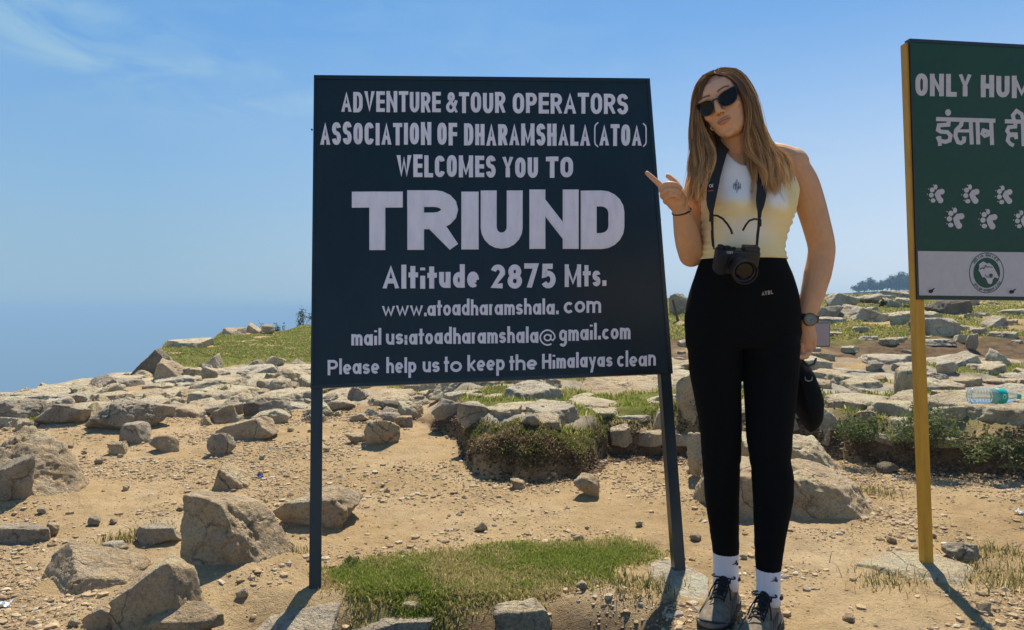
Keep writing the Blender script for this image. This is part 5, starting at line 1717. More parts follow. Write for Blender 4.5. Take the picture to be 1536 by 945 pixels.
    lip = 1 - (x_ / .0235) ** 2 - ((z_ + .0665) / (.0108 * (1 - .35 * np.abs(x_) / .024))) ** 2
    blend(sstep(-.05, .25, lip) * (y_ < -.07) * .9, (.46, .19, .15))
    blend(np.exp(-((z_ + .0663) / .0014) ** 2) * (np.abs(x_) < .019) * (y_ < -.07) * .8, (.13, .05, .045))
    bz = .0235 + .004 * sstep(.01, .035, np.abs(x_)) - .006 * sstep(.036, .052, np.abs(x_))
    blend(.85 * sstep(.0048, .0020, np.abs(z_ - bz)) * sstep(.009, .014, np.abs(x_)) * sstep(.053, .046, np.abs(x_)) * (y_ < -.03), (.10, .055, .035))
    for s in (-1, 1):
        blend(.9 * np.exp(-((x_ - s * .0075) / .0032) ** 2 - ((z_ + .0445) / .0022) ** 2) * (y_ < -.085), (.10, .04, .03))
    paint_verts(me, col)
    M_SKIN = attr_mat('skin', .55, .25, sss=.12, bump=.22, bscale=420)
    body = link_mesh('body', me, M_SKIN, root)
    # leggings
    bm = bmesh.new()
    loft(bm, [[torso_pt(py, a, .005) for a in A] for py in range(386, 524, 4)])
    loft(bm, leg_rings(LEG_L, .0022)); loft(bm, leg_rings(LEG_R, .0022))
    lg = remesh(bm, .0030, 3)
    LV = verts_of(lg)
    kz = np.exp(-((LV[:, 2] - .50) / .07) ** 2) + .8 * np.exp(-((LV[:, 2] - .22) / .06) ** 2) + .9 * np.exp(-((LV[:, 2] - .86) / .06) ** 2) + .15
    fold = fbm(np.stack([LV[:, 0] / .09, LV[:, 1] / .09, LV[:, 2] / .022 + LV[:, 0] * 9], 1), 3, 95) * .0030 * kz
    Nn = np.empty(len(lg.vertices) * 3, np.float32); lg.vertices.foreach_get('normal', Nn)
    LV += Nn.reshape(-1, 3) * (fold * sstep(.17, .25, LV[:, 2]))[:, None]
    lg.vertices.foreach_set('co', LV.astype(np.float32).ravel()); lg.update()
    M_LEG = simple('black stretch fabric', (.0022, .0022, .0026), .85, spec=.12, bump=.2, bscale=900)
    leggings = link_mesh('leggings', lg, M_LEG, root)
    # tank top, cut from a grid that follows the torso
    na, nr = 360, 56
    def inside(px, py, front):
        """is this point of the torso covered by the top?"""
        if py > 389: return False
        if py > 292: return True
        if front:
            neck = 255.5 - 30 * (abs(px - 1114) / 33) ** 3.2
            if abs(px - 1114) < 36 and py < neck: return False
            l = np.interp(py, [214, 232, 262, 292], [1078, 1070, 1060, 1049]); r = np.interp(py, [214, 232, 262, 292], [1156, 1164, 1178, 1194])
        else:
            l = np.interp(py, [214, 240, 292], [1078, 1074, 1049]); r = np.interp(py, [214, 240, 292], [1156, 1158, 1194])
            if py < 236 and 1086 < px < 1146: return False
        return l <= px <= r and py > 222
    V, Fc, info = [], [], []
    for i in range(na):
        a = 2 * math.pi * i / na
        front = math.sin(a) < 0
        py = 389.0
        while py > 220:
            p = torso_pt(py, a, .0058)
            if not inside(CX + p.x / DB * F, py, front): break
            py -= .5
        # wavy wrinkled hem
        for j in range(nr + 1):
            t = j / nr
            q = 389.5 * (1 - t) + (py + .3) * t
            p = torso_pt(q, a, .0058 + (.0022 if j == 0 else 0))
            V.append(p[:]); info.append((CX + p.x / DB * F, q, front))
    V = np.array(V); info = np.array(info)
    st = np.stack([V[:, 0] / .16, V[:, 1] / .16, V[:, 2] / .022], 1)
    wr = fbm(st, 3, 61) * .0042 * (sstep(318, 350, info[:, 1]) * .9 + .12)
    side = np.minimum(np.abs(info[:, 0] - 1056), np.abs(info[:, 0] - 1186))
    wr += np.sin(info[:, 1] * .62 + fbm(st * .7, 2, 62) * 3) * .0022 * sstep(34, 4, side) * sstep(300, 330, info[:, 1])
    c0 = np.array([(1118 - CX) / F * DB, DB])
    o2 = V[:, :2] - c0; o2 /= np.linalg.norm(o2, axis=1, keepdims=True)
    V[:, :2] += o2 * wr[:, None]
    # hem stitching ridge
    V[:, :2] += o2 * (.0012 * np.exp(-((info[:, 1] - 372) / 1.2) ** 2))[:, None]
    k = nr + 1
    for i in range(na):
        for j in range(nr):
            i2 = (i + 1) % na
            Fc.append((i * k + j, i2 * k + j, i2 * k + j + 1, i * k + j + 1))
    px, py = info[:, 0], info[:, 1]
    nn = fbm(V / .06, 3, 65); n2 = fbm(V / .025, 3, 66)
    white = np.array([.86, .85, .83]); yel = np.array([.84, .70, .36]); pale = np.array([.82, .75, .55])
    wy = sstep(296, 322, py + nn * 22) * 1.0
    wy = np.maximum(wy, sstep(1142, 1168, px + nn * 10) * sstep(238, 270, py))
    wy = wy * (1 - .75 * np.exp(-((px - 1108) / 34) ** 2 - ((py - 350) / 20) ** 2))
    wy = np.maximum(wy, .85 * sstep(366, 378, py))
    col = white[None] * (1 - wy[:, None]) + (yel[None] * (.5 + .5 * wy[:, None]) + pale[None] * (.5 - .5 * wy[:, None])) * wy[:, None]
    st_ = .8 * np.exp(-((px - 1110.5) / 2.6) ** 2 - ((py - 296) / 2.6) ** 2)
    col = col * (1 - st_[:, None]) + np.array([.42, .18, .03])[None] * st_[:, None]
    mt = mesh_np('tank_top', V, Fc, True, col)
    M_TOP = attr_mat('ribbed cotton', .85, .2, bump=.25, bscale=700)
    top = link_mesh('tank_top', mt, M_TOP, root)
    so = top.modifiers.new('thick', 'SOLIDIFY'); so.thickness = .0016; so.offset = 1
    def projector(me_list, lift):
        bvs = []
        for m_ in me_list:
            m_.calc_loop_triangles() if hasattr(m_, 'calc_loop_triangles') else None
            bvs.append(BVHTree.FromPolygons([v.co[:] for v in m_.vertices], [p.vertices[:] for p in m_.polygons]))
        def pr(px, py):
            o = Vector((0, 0, CAMZ)); d = Vector(((px - CX) / F, 1, -(py - CY) / F)).normalized()
            best = None
            for bv in bvs:
                h = bv.ray_cast(o, d)
                if h[0] is not None and (best is None or h[3] < best): best = h[3]
            return o + d * ((best if best else 2.2) - lift)
        return pr
    M_PRINT = simple('grey print', (.12, .12, .13), .7)
    pr = projector([mt], .0042)
    P = Paint(pr, (0, -1, 0))
    for x, y0, y1 in ((1100.5, 275, 283), (1103, 273, 285), (1105.3, 269, 289), (1108, 273, 285), (1110.5, 275, 283)):
        P.stroke([(x, y0), (x, (y0 + y1) / 2), (x, y1)], 1.0)
    P.stroke([(1101, 275.5), (1103, 279), (1105, 276)], .8); P.stroke([(1106, 283), (1108, 279), (1110, 282)], .8)
    P.build('print', M_PRINT, top)
    P = Paint(projector([lg], .002), (0, -1, 0))
    M_TAN = simple('gold print', (.42, .36, .27), .6)
    for ch, x0, x1 in (('A', 1142.5, 1146.8), ('Y', 1147, 1151), ('B', 1151.8, 1155.2), ('L', 1156.2, 1159.6)):
        word((P,), ch, x0, x1, 443.6 - (x0 - 1142) * .16, 443.6 - (x1 - 1142) * .16, 6.0, 1.05)
    P.build('print', M_TAN, leggings)
    # hair
    hair(root)
    # sunglasses
    gl = sunglasses(root)
    # necklace: fine chain with a tiny word shaped pendant
    bm = bmesh.new()
    prb = projector([me], .0015)
    ch = [(1091, 234), (1096, 240), (1102, 244), (1108, 246.5), (1114, 247), (1120, 245), (1125, 241), (1129, 236)]
    tube(bm, [prb(*p) for p in ch], .0011, 5)
    for x in np.linspace(1107, 1117, 7): ball(bm, prb(x, 246.4 + .6 * math.sin(x * 2)), .0021, None, 1)
    M_GOLD = simple('gold', (.75, .5, .2), .3, 1.0)
    link_mesh('necklace', bm_mesh('necklace', bm, True), M_GOLD, root)
    # earring
    bm = bmesh.new()
    c = W(1069.5, 192, 2.205)
    tube(bm, [c + Vector((.0065 * math.cos(a), 0, .0065 * math.sin(a))) for a in np.linspace(0, 6.28, 13)], .0014, 5)
    link_mesh('earring', bm_mesh('earring', bm, True), M_GOLD, root)
    # hair tie on the raised wrist
    bm = bmesh.new()
    c = W(1022.5, 317, 2.216); ax = (W(1020, 308, 2.21) - W(1025, 331, 2.23)).normalized()
    u = ax.orthogonal().normalized(); v = ax.cross(u)
    tube(bm, [c + (u * math.cos(a) + v * math.sin(a)) * .0275 for a in np.linspace(0, 2 * math.pi, 33)], .0026, 7)
    link_mesh('hair_tie', bm_mesh('hair_tie', bm, True), simple('dark elastic', (.02, .012, .012), .7), root)
    # watch
    watch(root)
    # socks and shoes
    M_SOCK = sock_mat()
    bm = None
    for L, ext in ((LEG_L, [(-.02, .96), (-.05, .95), (-.085, .98), (-.11, 1.0)]), (LEG_R, [(-.02, .96), (-.05, .95), (-.08, .98), (-.10, 1.0)])):
        bm = bmesh.new()
        rr = leg_rings(L, -.0004, ext)[-7:]
        rr = rr[:2] + [[sum(r, Vector()) / len(r) + (p - sum(r, Vector()) / len(r)) * 1.07 for p in r] for r in rr[2:]]
        loft(bm, rr)
        sk = bm_mesh('sock', bm, True)
        so_ = link_mesh('sock', sk, M_SOCK, root)
        P = Paint(projector([sk], .0022), (0, -1, 0))
        bx, by = (1105, 845) if L is LEG_L else (1164, 870)
        P.poly([(bx - 8, by + 2.5), (bx - 4, by + .5), (bx - 1.5, by - 1.5), (bx - .5, by - 5), (bx + .8, by - 5), (bx + 1, by - 2), (bx + 2.6, by), (bx + 2.2, by + 3), (bx - .2, by + 3), (bx - 2, by + 1), (bx - 4.5, by + 2.2)])
        P.build('print', simple('black print', (.01, .01, .014), .7), so_)
    shoe(root, (.683, 2.352), (-.50, -.865), (1090, 868))
    shoe(root, (.766, 2.212), (-.57, -.82), (1152, 893))
    return root, me, mt, lg

def sock_mat():
    m, n, l, b = new_mat('white ribbed sock')
    b.inputs['Base Color'].default_value = (.78, .77, .82, 1)
    b.inputs['Roughness'].default_value = .9
    pos = n.new('ShaderNodeNewGeometry').outputs['Position']
    w = n.new('ShaderNodeTexWave'); w.bands_direction = 'X'; w.inputs['Scale'].default_value = 95; w.inputs['Distortion'].default_value = .4
    l.new(pos, w.inputs['Vector'])
    bp = n.new('ShaderNodeBump'); bp.inputs['Strength'].default_value = .6; bp.inputs['Distance'].default_value = .002
    l.new(w.outputs['Fac'], bp.inputs['Height']); l.new(bp.outputs['Normal'], b.inputs['Normal'])
    return m

# hair: fine ribbons following hand placed guide locks -------------------------------------
GUIDES = {
    'near': [
        [(1071, 110, 2.190), (1094, 117, 2.165), (1112, 140, 2.158), (1119, 168, 2.168), (1118, 198, 2.18), (1124, 230, 2.185), (1137, 262, 2.168), (1142, 290, 2.160)],
        [(1074, 106, 2.200), (1103, 111, 2.180), (1123, 140, 2.172), (1130, 172, 2.176), (1133, 205, 2.186), (1143, 235, 2.185), (1154, 262, 2.172), (1158, 292, 2.166)],
        [(1078, 103, 2.215), (1108, 106, 2.205), (1129, 138, 2.205), (1138, 175, 2.21), (1147, 208, 2.21), (1160, 234, 2.205), (1170, 262, 2.185), (1176, 292, 2.178)],
        [(1084, 102, 2.245), (1111, 107, 2.250), (1133, 144, 2.258), (1142, 184, 2.262), (1152, 210, 2.255), (1166, 228, 2.245), (1177, 250, 2.225), (1183, 286, 2.205)]],
    'far': [
        [(1069, 111, 2.190), (1058, 118, 2.192), (1051, 142, 2.212), (1049, 172, 2.225), (1057, 200, 2.225), (1064, 228, 2.205), (1062, 256, 2.178), (1055, 288, 2.165)],
        [(1069, 108, 2.200), (1053, 117, 2.215), (1045, 148, 2.24), (1042, 180, 2.245), (1046, 215, 2.235), (1051, 245, 2.212), (1049, 272, 2.188), (1048, 300, 2.178)],
        [(1071, 105, 2.220), (1050, 118, 2.245), (1041, 150, 2.262), (1038.5, 185, 2.268), (1038, 225, 2.258), (1037, 255, 2.235), (1039, 278, 2.21), (1043, 304, 2.195)]],
    'back': [
        [(1076, 103, 2.270), (1058, 120, 2.305), (1048, 160, 2.33), (1048, 200, 2.33), (1056, 232, 2.325), (1060, 262, 2.36), (1062, 290, 2.375)],
        [(1082, 101, 2.290), (1080, 120, 2.330), (1078, 160, 2.348), (1080, 200, 2.345), (1084, 232, 2.35), (1086, 262, 2.375), (1086, 295, 2.385)],
        [(1088, 101, 2.290), (1108, 122, 2.330), (1116, 160, 2.345), (1124, 200, 2.340), (1132, 225, 2.345), (1138, 255, 2.37), (1138, 290, 2.38)]],
}
def hair(root):
    rng = np.random.default_rng(29)
    NS = 18
    Vs, Fs, Cs, off = [], [], [], 0
    for key, num in (('near', 7600), ('far', 5200), ('back', 3400)):
        G = []
        for g in GUIDES[key]:
            P = np.array([W(*p)[:] for p in g])
            t = np.linspace(0, len(g) - 1, NS)
            i = np.clip(t.astype(int), 0, len(g) - 2); f = (t - i)[:, None]
            p0, p1, p2, p3 = P[np.maximum(i - 1, 0)], P[i], P[i + 1], P[np.minimum(i + 2, len(g) - 1)]
            G.append(.5 * (2 * p1 + (p2 - p0) * f + (2 * p0 - 5 * p1 + 4 * p2 - p3) * f ** 2 + (3 * p1 - p0 - 3 * p2 + p3) * f ** 3))
        G = np.array(G); ng = len(G)
        u = rng.uniform(0, ng - 1, num)
        i = np.clip(u.astype(int), 0, ng - 2); f = (u - i)[:, None, None]
        S = G[i] * (1 - f) + G[i + 1] * f
        s = np.linspace(0, 1, NS)[None, :, None]
        # locks share a wander, single hairs stray a little
        lock = np.clip((u / (ng - 1) * 30).astype(int) + rng.integers(-1, 2, size=num) + 8 * rng.integers(0, 2, size=num), 0, 45)
        lw = np.clip(rng.normal(0, 1, (46, 3, 3)), -1.3, 1.3); ph = rng.uniform(0, 6.28, (46, 3))
        wob = 0
        for k in range(3):
            wob = wob + lw[lock, k][:, None, :] * np.sin(s * (5 + 6 * k) + ph[lock, k][:, None, None]) / (1 + k)
        S = S + wob * (.0042 * s ** .7 + .0165 * s ** 1.9)
        S = S + rng.normal(0, 1, (num, 1, 3)) * np.array([.0022, .0055, .0022]) * (.35 + .65 * s)
        S[:, :, 1] += rng.uniform(-.003, .016, (num, 1))
        part = rng.uniform(0, 1, (num, 1, 1)) * np.clip(1 - s * 4, 0, 1)
        S = S + part * np.array([.010, .045, .004])
        fly = rng.random(num) < .035
        S[fly] += (rng.normal(0, 1, (fly.sum(), 1, 3)) * np.array([.008, .008, .006])) * s ** 1.3
        # cut to uneven lengths
        ln = rng.uniform(.72, 1.0, num) ** .8
        T = np.linspace(0, 1, NS)[None] * ln[:, None] * (NS - 1)
        a = np.clip(T.astype(int), 0, NS - 2); fr = (T - a)[..., None]
        ar = np.arange(num)[:, None]
        S = S[ar, a] * (1 - fr) + S[ar, a + 1] * fr
        tg = np.gradient(S, axis=1)
        sd = np.cross(tg, rng.normal(0, .6, (num, 1, 3)) + np.array([0, 1, 0])); sd /= np.linalg.norm(sd, axis=2, keepdims=True) + 1e-9
        w = (.00072 * (1 - .75 * np.linspace(0, 1, NS) ** 3))[None, :, None] * rng.uniform(.7, 1.3, (num, 1, 1))
        Q = np.stack([S - sd * w, S + sd * w], 2).reshape(num, -1, 3)
        idx = np.arange(NS - 1)[None, :] * 2 + (np.arange(num) * NS * 2)[:, None]
        q = np.stack([idx, idx + 1, idx + 3, idx + 2], -1).reshape(-1, 4) + off
        t = np.linspace(0, 1, NS)[None, :, None] * ln[:, None, None]
        c0, c1, c2 = np.array([.12, .068, .034]), np.array([.24, .138, .064]), np.array([.62, .39, .165])
        k1 = sstep(.05, .45, t); k2 = sstep(.38, .9, t + rng.normal(0, .13, (num, 1, 1)))
        c = (c0 * (1 - k1) + c1 * k1) * (1 - k2) + c2 * k2
        c = c * rng.uniform(.65, 1.6, (num, 1, 1)) * (.74 + .62 * ((lock * 7919) % 13 / 13.0))[:, None, None]
        Vs.append(Q.reshape(-1, 3)); Fs.append(q); Cs.append(np.repeat(c, 2, 1).reshape(-1, 3)); off += num * NS * 2
    M_HAIR = attr_mat('brown hair', .42, .45, trans=.4)
    h = link_mesh('hair', mesh_np('hair', np.concatenate(Vs), np.concatenate(Fs), True, np.concatenate(Cs)), M_HAIR, root)
    bm = bmesh.new()
    ball(bm, (0, .024, .030), (.0765, .090, .080), HM, 4)
    ball(bm, (0, .055, -.02), (.064, .055, .075), HM, 4)
    link_mesh('scalp', bm_mesh('scalp', bm, True), simple('dark hair roots', (.035, .021, .012), .6), h)

def sunglasses(root):
    M_FR = simple('glossy black frame', (.006, .006, .007), .25, spec=.4)
    M_LENS = simple('dark lens', (.006, .0055, .006), .12, spec=.18)
    bm = bmesh.new(); bl = bmesh.new()
    def lens(s):
        pts = [(.008, .002), (.012, .012), (.024, .017), (.042, .020), (.058, .022), (.060, .014), (.056, .000), (.046, -.013), (.030, -.018), (.016, -.014), (.009, -.006)]
        out = []
        n = len(pts)
        for i in range(n):            # round the outline
            p0, p1, p2, p3 = [np.array(pts[(i + k) % n]) for k in (-1, 0, 1, 2)]
            for t in (0, .33, .66):
                out.append(.5 * (2 * p1 + (p2 - p0) * t + (2 * p0 - 5 * p1 + 4 * p2 - p3) * t * t + (3 * p1 - p0 - 3 * p2 + p3) * t ** 3))
        return [(s * (.005 + (p[0] - .005) * 1.12), (p[1] - .002) * 1.26 + .001) for p in out]
    def y_at(x): return -.1035 + 6.2 * x * x
    for s in (-1, 1):
        o = lens(s)
        for bmx, grow, y0, y1 in ((bm, 1.0, 0, .004), (bl, .86, -.0012, .0015)):
            cx_ = sum(p[0] for p in o) / len(o); cz = sum(p[1] for p in o) / len(o)
            f = [bmx.verts.new(HM @ Vector((cx_ + (x - cx_) * grow, y_at(cx_ + (x - cx_) * grow) + y0, cz + (z - cz) * grow - .009))) for x, z in o]
            k = [bmx.verts.new(HM @ Vector((cx_ + (x - cx_) * grow, y_at(cx_ + (x - cx_) * grow) + y1, cz + (z - cz) * grow - .009))) for x, z in o]
            bmx.faces.new(f); bmx.faces.new(k[::-1])
            for i in range(len(o)): bmx.faces.new((f[i], f[(i + 1) % len(o)], k[(i + 1) % len(o)], k[i]))
        tube(bm, [HM @ Vector((s * x, y, z)) for x, y, z in ((.059, y_at(.059) + .003, .009), (.070, -.060, .010), (.0755, -.03, .007), (.0755, .01, .002))], [.0032, .0026, .0022, .002], 8)
    tube(bm, [HM @ Vector((x, y_at(x) + .001, .000 + .002 * (1 - (x / .01) ** 2))) for x in (-.010, -.005, 0, .005, .010)], .0022, 8)
    g = link_mesh('sunglasses', bm_mesh('sunglasses', bm, False), M_FR, root)
    link_mesh('lens', bm_mesh('lens', bl, False), M_LENS, g)
    return g

def disc_stack(bm, c, axis, prof, seg=28):
    """lathe: prof = [(distance along axis, radius)]"""
    axis = Vector(axis).normalized(); u = axis.orthogonal().normalized(); v = axis.cross(u)
    rings = [[bm.verts.new(c + axis * h + (u * math.cos(a) + v * math.sin(a)) * r) for a in np.linspace(0, 2 * math.pi, seg + 1)[:-1]] for h, r in prof]
    for a, b in zip(rings[:-1], rings[1:]):
        for k in range(seg): bm.faces.new((a[k], a[(k + 1) % seg], b[(k + 1) % seg], b[k]))
    bm.faces.new(rings[0][::-1]); bm.faces.new(rings[-1])

def watch(root):
    c = W(1210.5, 477, 2.29); ax = (W(1208, 490, 2.29) - W(1213, 462, 2.29)).normalized()
    u = ax.orthogonal().normalized(); v = ax.cross(u)
    bm = bmesh.new()
    R_ = .0315
    rings = []
    for a in np.linspace(0, 2 * math.pi, 37)[:-1]:
        o = u * math.cos(a) + v * math.sin(a)
        rings.append([bm.verts.new(c + o * R_ - ax * .010), bm.verts.new(c + o * R_ + ax * .010), bm.verts.new(c + o * (R_ + .003) + ax * .010), bm.verts.new(c + o * (R_ + .003) - ax * .010)])
    for a, b in zip(rings, rings[1:] + rings[:1]):
        for k in range(4): bm.faces.new((a[k], a[(k + 1) % 4], b[(k + 1) % 4], b[k]))
    w = link_mesh('watch', bm_mesh('watch', bm, True), simple('black strap', (.01, .01, .011), .6), root)
    nrm = Vector((-.12, -1, .12)).normalized()
    cc = W(1209, 479.5, 2.29) + Vector((0, -.030, 0))
    bm = bmesh.new()
    disc_stack(bm, cc, nrm, [(-.004, .0205), (.005, .0205), (.0075, .0185), (.0078, .0150)])
    link_mesh('watch_case', bm_mesh('watch_case', bm), simple('bronze case', (.18, .13, .07), .35, .8), w)
    bm = bmesh.new()
    disc_stack(bm, cc, nrm, [(.0079, .0148), (.0085, .0148)])
    link_mesh('watch_face', bm_mesh('watch_face', bm), simple('watch dial', (.22, .20, .16), .3, coat=.3), w)
    bm = bmesh.new()
    un = nrm.orthogonal().normalized(); vn = nrm.cross(un)
    for k in range(12):
        a = k * math.pi / 6; o = un * math.cos(a) + vn * math.sin(a)
        box_between(bm, cc + nrm * .0088 + o * .010, cc + nrm * .0088 + o * .0132, nrm, o.cross(nrm), .0004, .0014)
    for a, L in ((.8, .008), (2.6, .011)):
        o = un * math.cos(a) + vn * math.sin(a)
        box_between(bm, cc + nrm * .009, cc + nrm * .009 + o * L, nrm, o.cross(nrm), .0004, .0012)
    link_mesh('watch_hand', bm_mesh('watch_hand', bm), simple('watch marks', (.02, .02, .02), .4), w)

def shoe(root, ankle, dirv, logo):
    dx, dy = np.array(dirv) / np.hypot(*dirv)
    Ls = .272
    hx, hy = ankle[0] - dx * .062, ankle[1] - dy * .062
    zb = float(terr(ankle[0] + dx * .06, ankle[1] + dy * .06)[0]) - .003
    def P(x, y, z): return Vector((hx + dx * x - dy * y, hy + dy * x + dx * y, zb + z))
    prof = [(.000, .016, .050), (.012, .027, .078), (.030, .033, .096), (.055, .0355, .100), (.080, .036, .098), (.105, .038, .092), (.130, .040, .083), (.155, .0435, .073), (.180, .0465, .064), (.205, .0475, .056), (.228, .0445, .049), (.248, .036, .041), (.262, .024, .032), (.270, .011, .024)]
    bm = bmesh.new()
    rings = []
    for x, hw, top in prof:
        r = []
        cz = .018
        for a in np.linspace(0, 2 * math.pi, 29)[:-1]:
            c, s = math.cos(a), math.sin(a)
            e = 2.4
            yy = hw * math.copysign(abs(c) ** (2 / e), c)
            zz = cz + (top - cz) * abs(s) ** (2 / 2.0) if s > 0 else cz - .006 * abs(s)
            if s > 0: yy *= 1 - .22 * s * s
            r.append(P(x, yy, zz))
        rings.append(r)
    loft(bm, rings)
    M_UP = shoe_mat()
    up = link_mesh('shoe', remesh(bm, .003, 2), M_UP, root)
    bm = bmesh.new()
    rings = []
    for x, hw, top in prof:
        lift = .012 * max(0, (x - .20) / .07) ** 2 + .006 * max(0, (.03 - x) / .03)
        h = hw + .0045
        r = [P(x * 1.015 - .002, yy, zz + lift) for yy, zz in ((-h, .006), (-h * 1.02, .014), (-h, .025), (-h * .6, .026), (h * .6, .026), (h, .025), (h * 1.02, .014), (h, .006), (h * .8, 0), (-h * .8, 0))]
        rings.append(r)
    loft(bm, rings)
    link_mesh('sole', bm_mesh('sole', bm, False), simple('black rubber', (.022, .021, .02), .8), up)
    bm = bmesh.new()
    # toe cap bumper
    tube(bm, [P(x, y, .024) for x, y in ((.215, -.047), (.24, -.041), (.258, -.030), (.268, -.014), (.271, 0), (.268, .014), (.258, .030), (.24, .041), (.215, .047))], [.004, .006, .0075, .0085, .009, .0085, .0075, .006, .004], 10)
    link_mesh('toe_cap', bm_mesh('toe_cap', bm, True), simple('worn grey rubber', (.15, .13, .10), .75, var=.2), up)
    bm = bmesh.new()
    tube(bm, [P(.150, 0, .067), P(.125, 0, .083), P(.100, 0, .100), P(.084, 0, .116)], [.009, .013, .016, .015], 14)
    tube(bm, [P(.055 + .030 * math.cos(a), .034 * math.sin(a), .098 + .006 * math.cos(a)) for a in np.linspace(-2.3, 2.3, 15)], .0085, 10)
    link_mesh('tongue', bm_mesh('tongue', bm, True), simple('black padded cloth', (.012, .012, .012), .9), up)
    bm = bmesh.new()
    def top_z(x): return np.interp(x, [p[0] for p in prof], [p[2] for p in prof])
    for k, x in enumerate((.180, .162, .144, .126, .108)):
        zt = float(top_z(x)) + .004 + (.010 if x < .13 else .0055)
        w_ = .021
        sgn = 1 if k % 2 else -1
        tube(bm, [P(x - .008 * sgn, -w_, zt - .006), P(x - .003 * sgn, -w_ * .5, zt + .001), P(x, 0, zt + .003), P(x + .003 * sgn, w_ * .5, zt + .001), P(x + .008 * sgn, w_, zt - .006)], .0026, 7)
        tube(bm, [P(x, s_, zt - .007) for s_ in (-w_,)] + [P(x - .016, -w_ * .9, zt + .004)], .0024, 6)
        tube(bm, [P(x, w_, zt - .007), P(x - .016, w_ * .9, zt + .004)], .0024, 6)
    b0 = P(.100, 0, .112)
    for s_ in (-1, 1):
        loop = [P(.100 + .014 * math.sin(a), s_ * (.018 - .018 * math.cos(a)) , .112 + .010 * math.sin(a * .5) - .004 * (1 - math.cos(a))) for a in np.linspace(0, 2 * math.pi, 13)]
        tube(bm, loop, .0024, 6)
        tube(bm, [b0, P(.118, s_ * .018, .106), P(.140, s_ * .030, .080), P(.150, s_ * .034, .062)], .0023, 6)
    ball(bm, b0, (.007, .007, .005), None, 2)
    link_mesh('lace', bm_mesh('lace', bm, True), simple('black lace', (.010, .010, .010), .85), up)
    bm = bmesh.new()
    for s_ in (-1, 1):
        for x0, x1 in ((.075, .135), (.105, .165), (.135, .195)):
            tube(bm, [P(x0, s_ * (float(np.interp(x0, [p[0] for p in prof], [p[1] for p in prof])) * .93), .060), P((x0 + x1) / 2, s_ * (float(np.interp((x0 + x1) / 2, [p[0] for p in prof], [p[1] for p in prof])) + .001), .040), P(x1, s_ * (float(np.interp(x1, [p[0] for p in prof], [p[1] for p in prof])) + .001), .028)], .0026, 6)
    link_mesh('overlay', bm_mesh('overlay', bm, True), simple('tan overlay', (.15, .125, .09), .8), up)

_SM = []
def shoe_mat():
    if not _SM: _SM.append(simple('olive suede', (.19, .15, .10), .9, var=.35, scale=60, bump=.5, bscale=320))
    return _SM[0]

person_root, BODY, TOP, LEGG = build_person()

# ------------------------------------------------------------------ things she carries
def rbox(bm, c, ax, size, bev=.004, seg=2):
    """rounded box: ax = 3 unit vectors"""
    b2 = bmesh.new()
    bmesh.ops.create_cube(b2, size=1)
    for v in b2.verts: v.co = Vector((v.co.x * size[0], v.co.y * size[1], v.co.z * size[2]))
    bmesh.ops.bevel(b2, geom=b2.edges[:], offset=bev, segments=seg, affect='EDGES', profile=.5)
    M = Matrix((ax[0], ax[1], ax[2])).transposed()
    off = {}
    for v in b2.verts: off[v] = bm.verts.new(Vector(c) + M @ v.co)
    for f in b2.faces: bm.faces.new([off[v] for v in f.verts])
    b2.free()

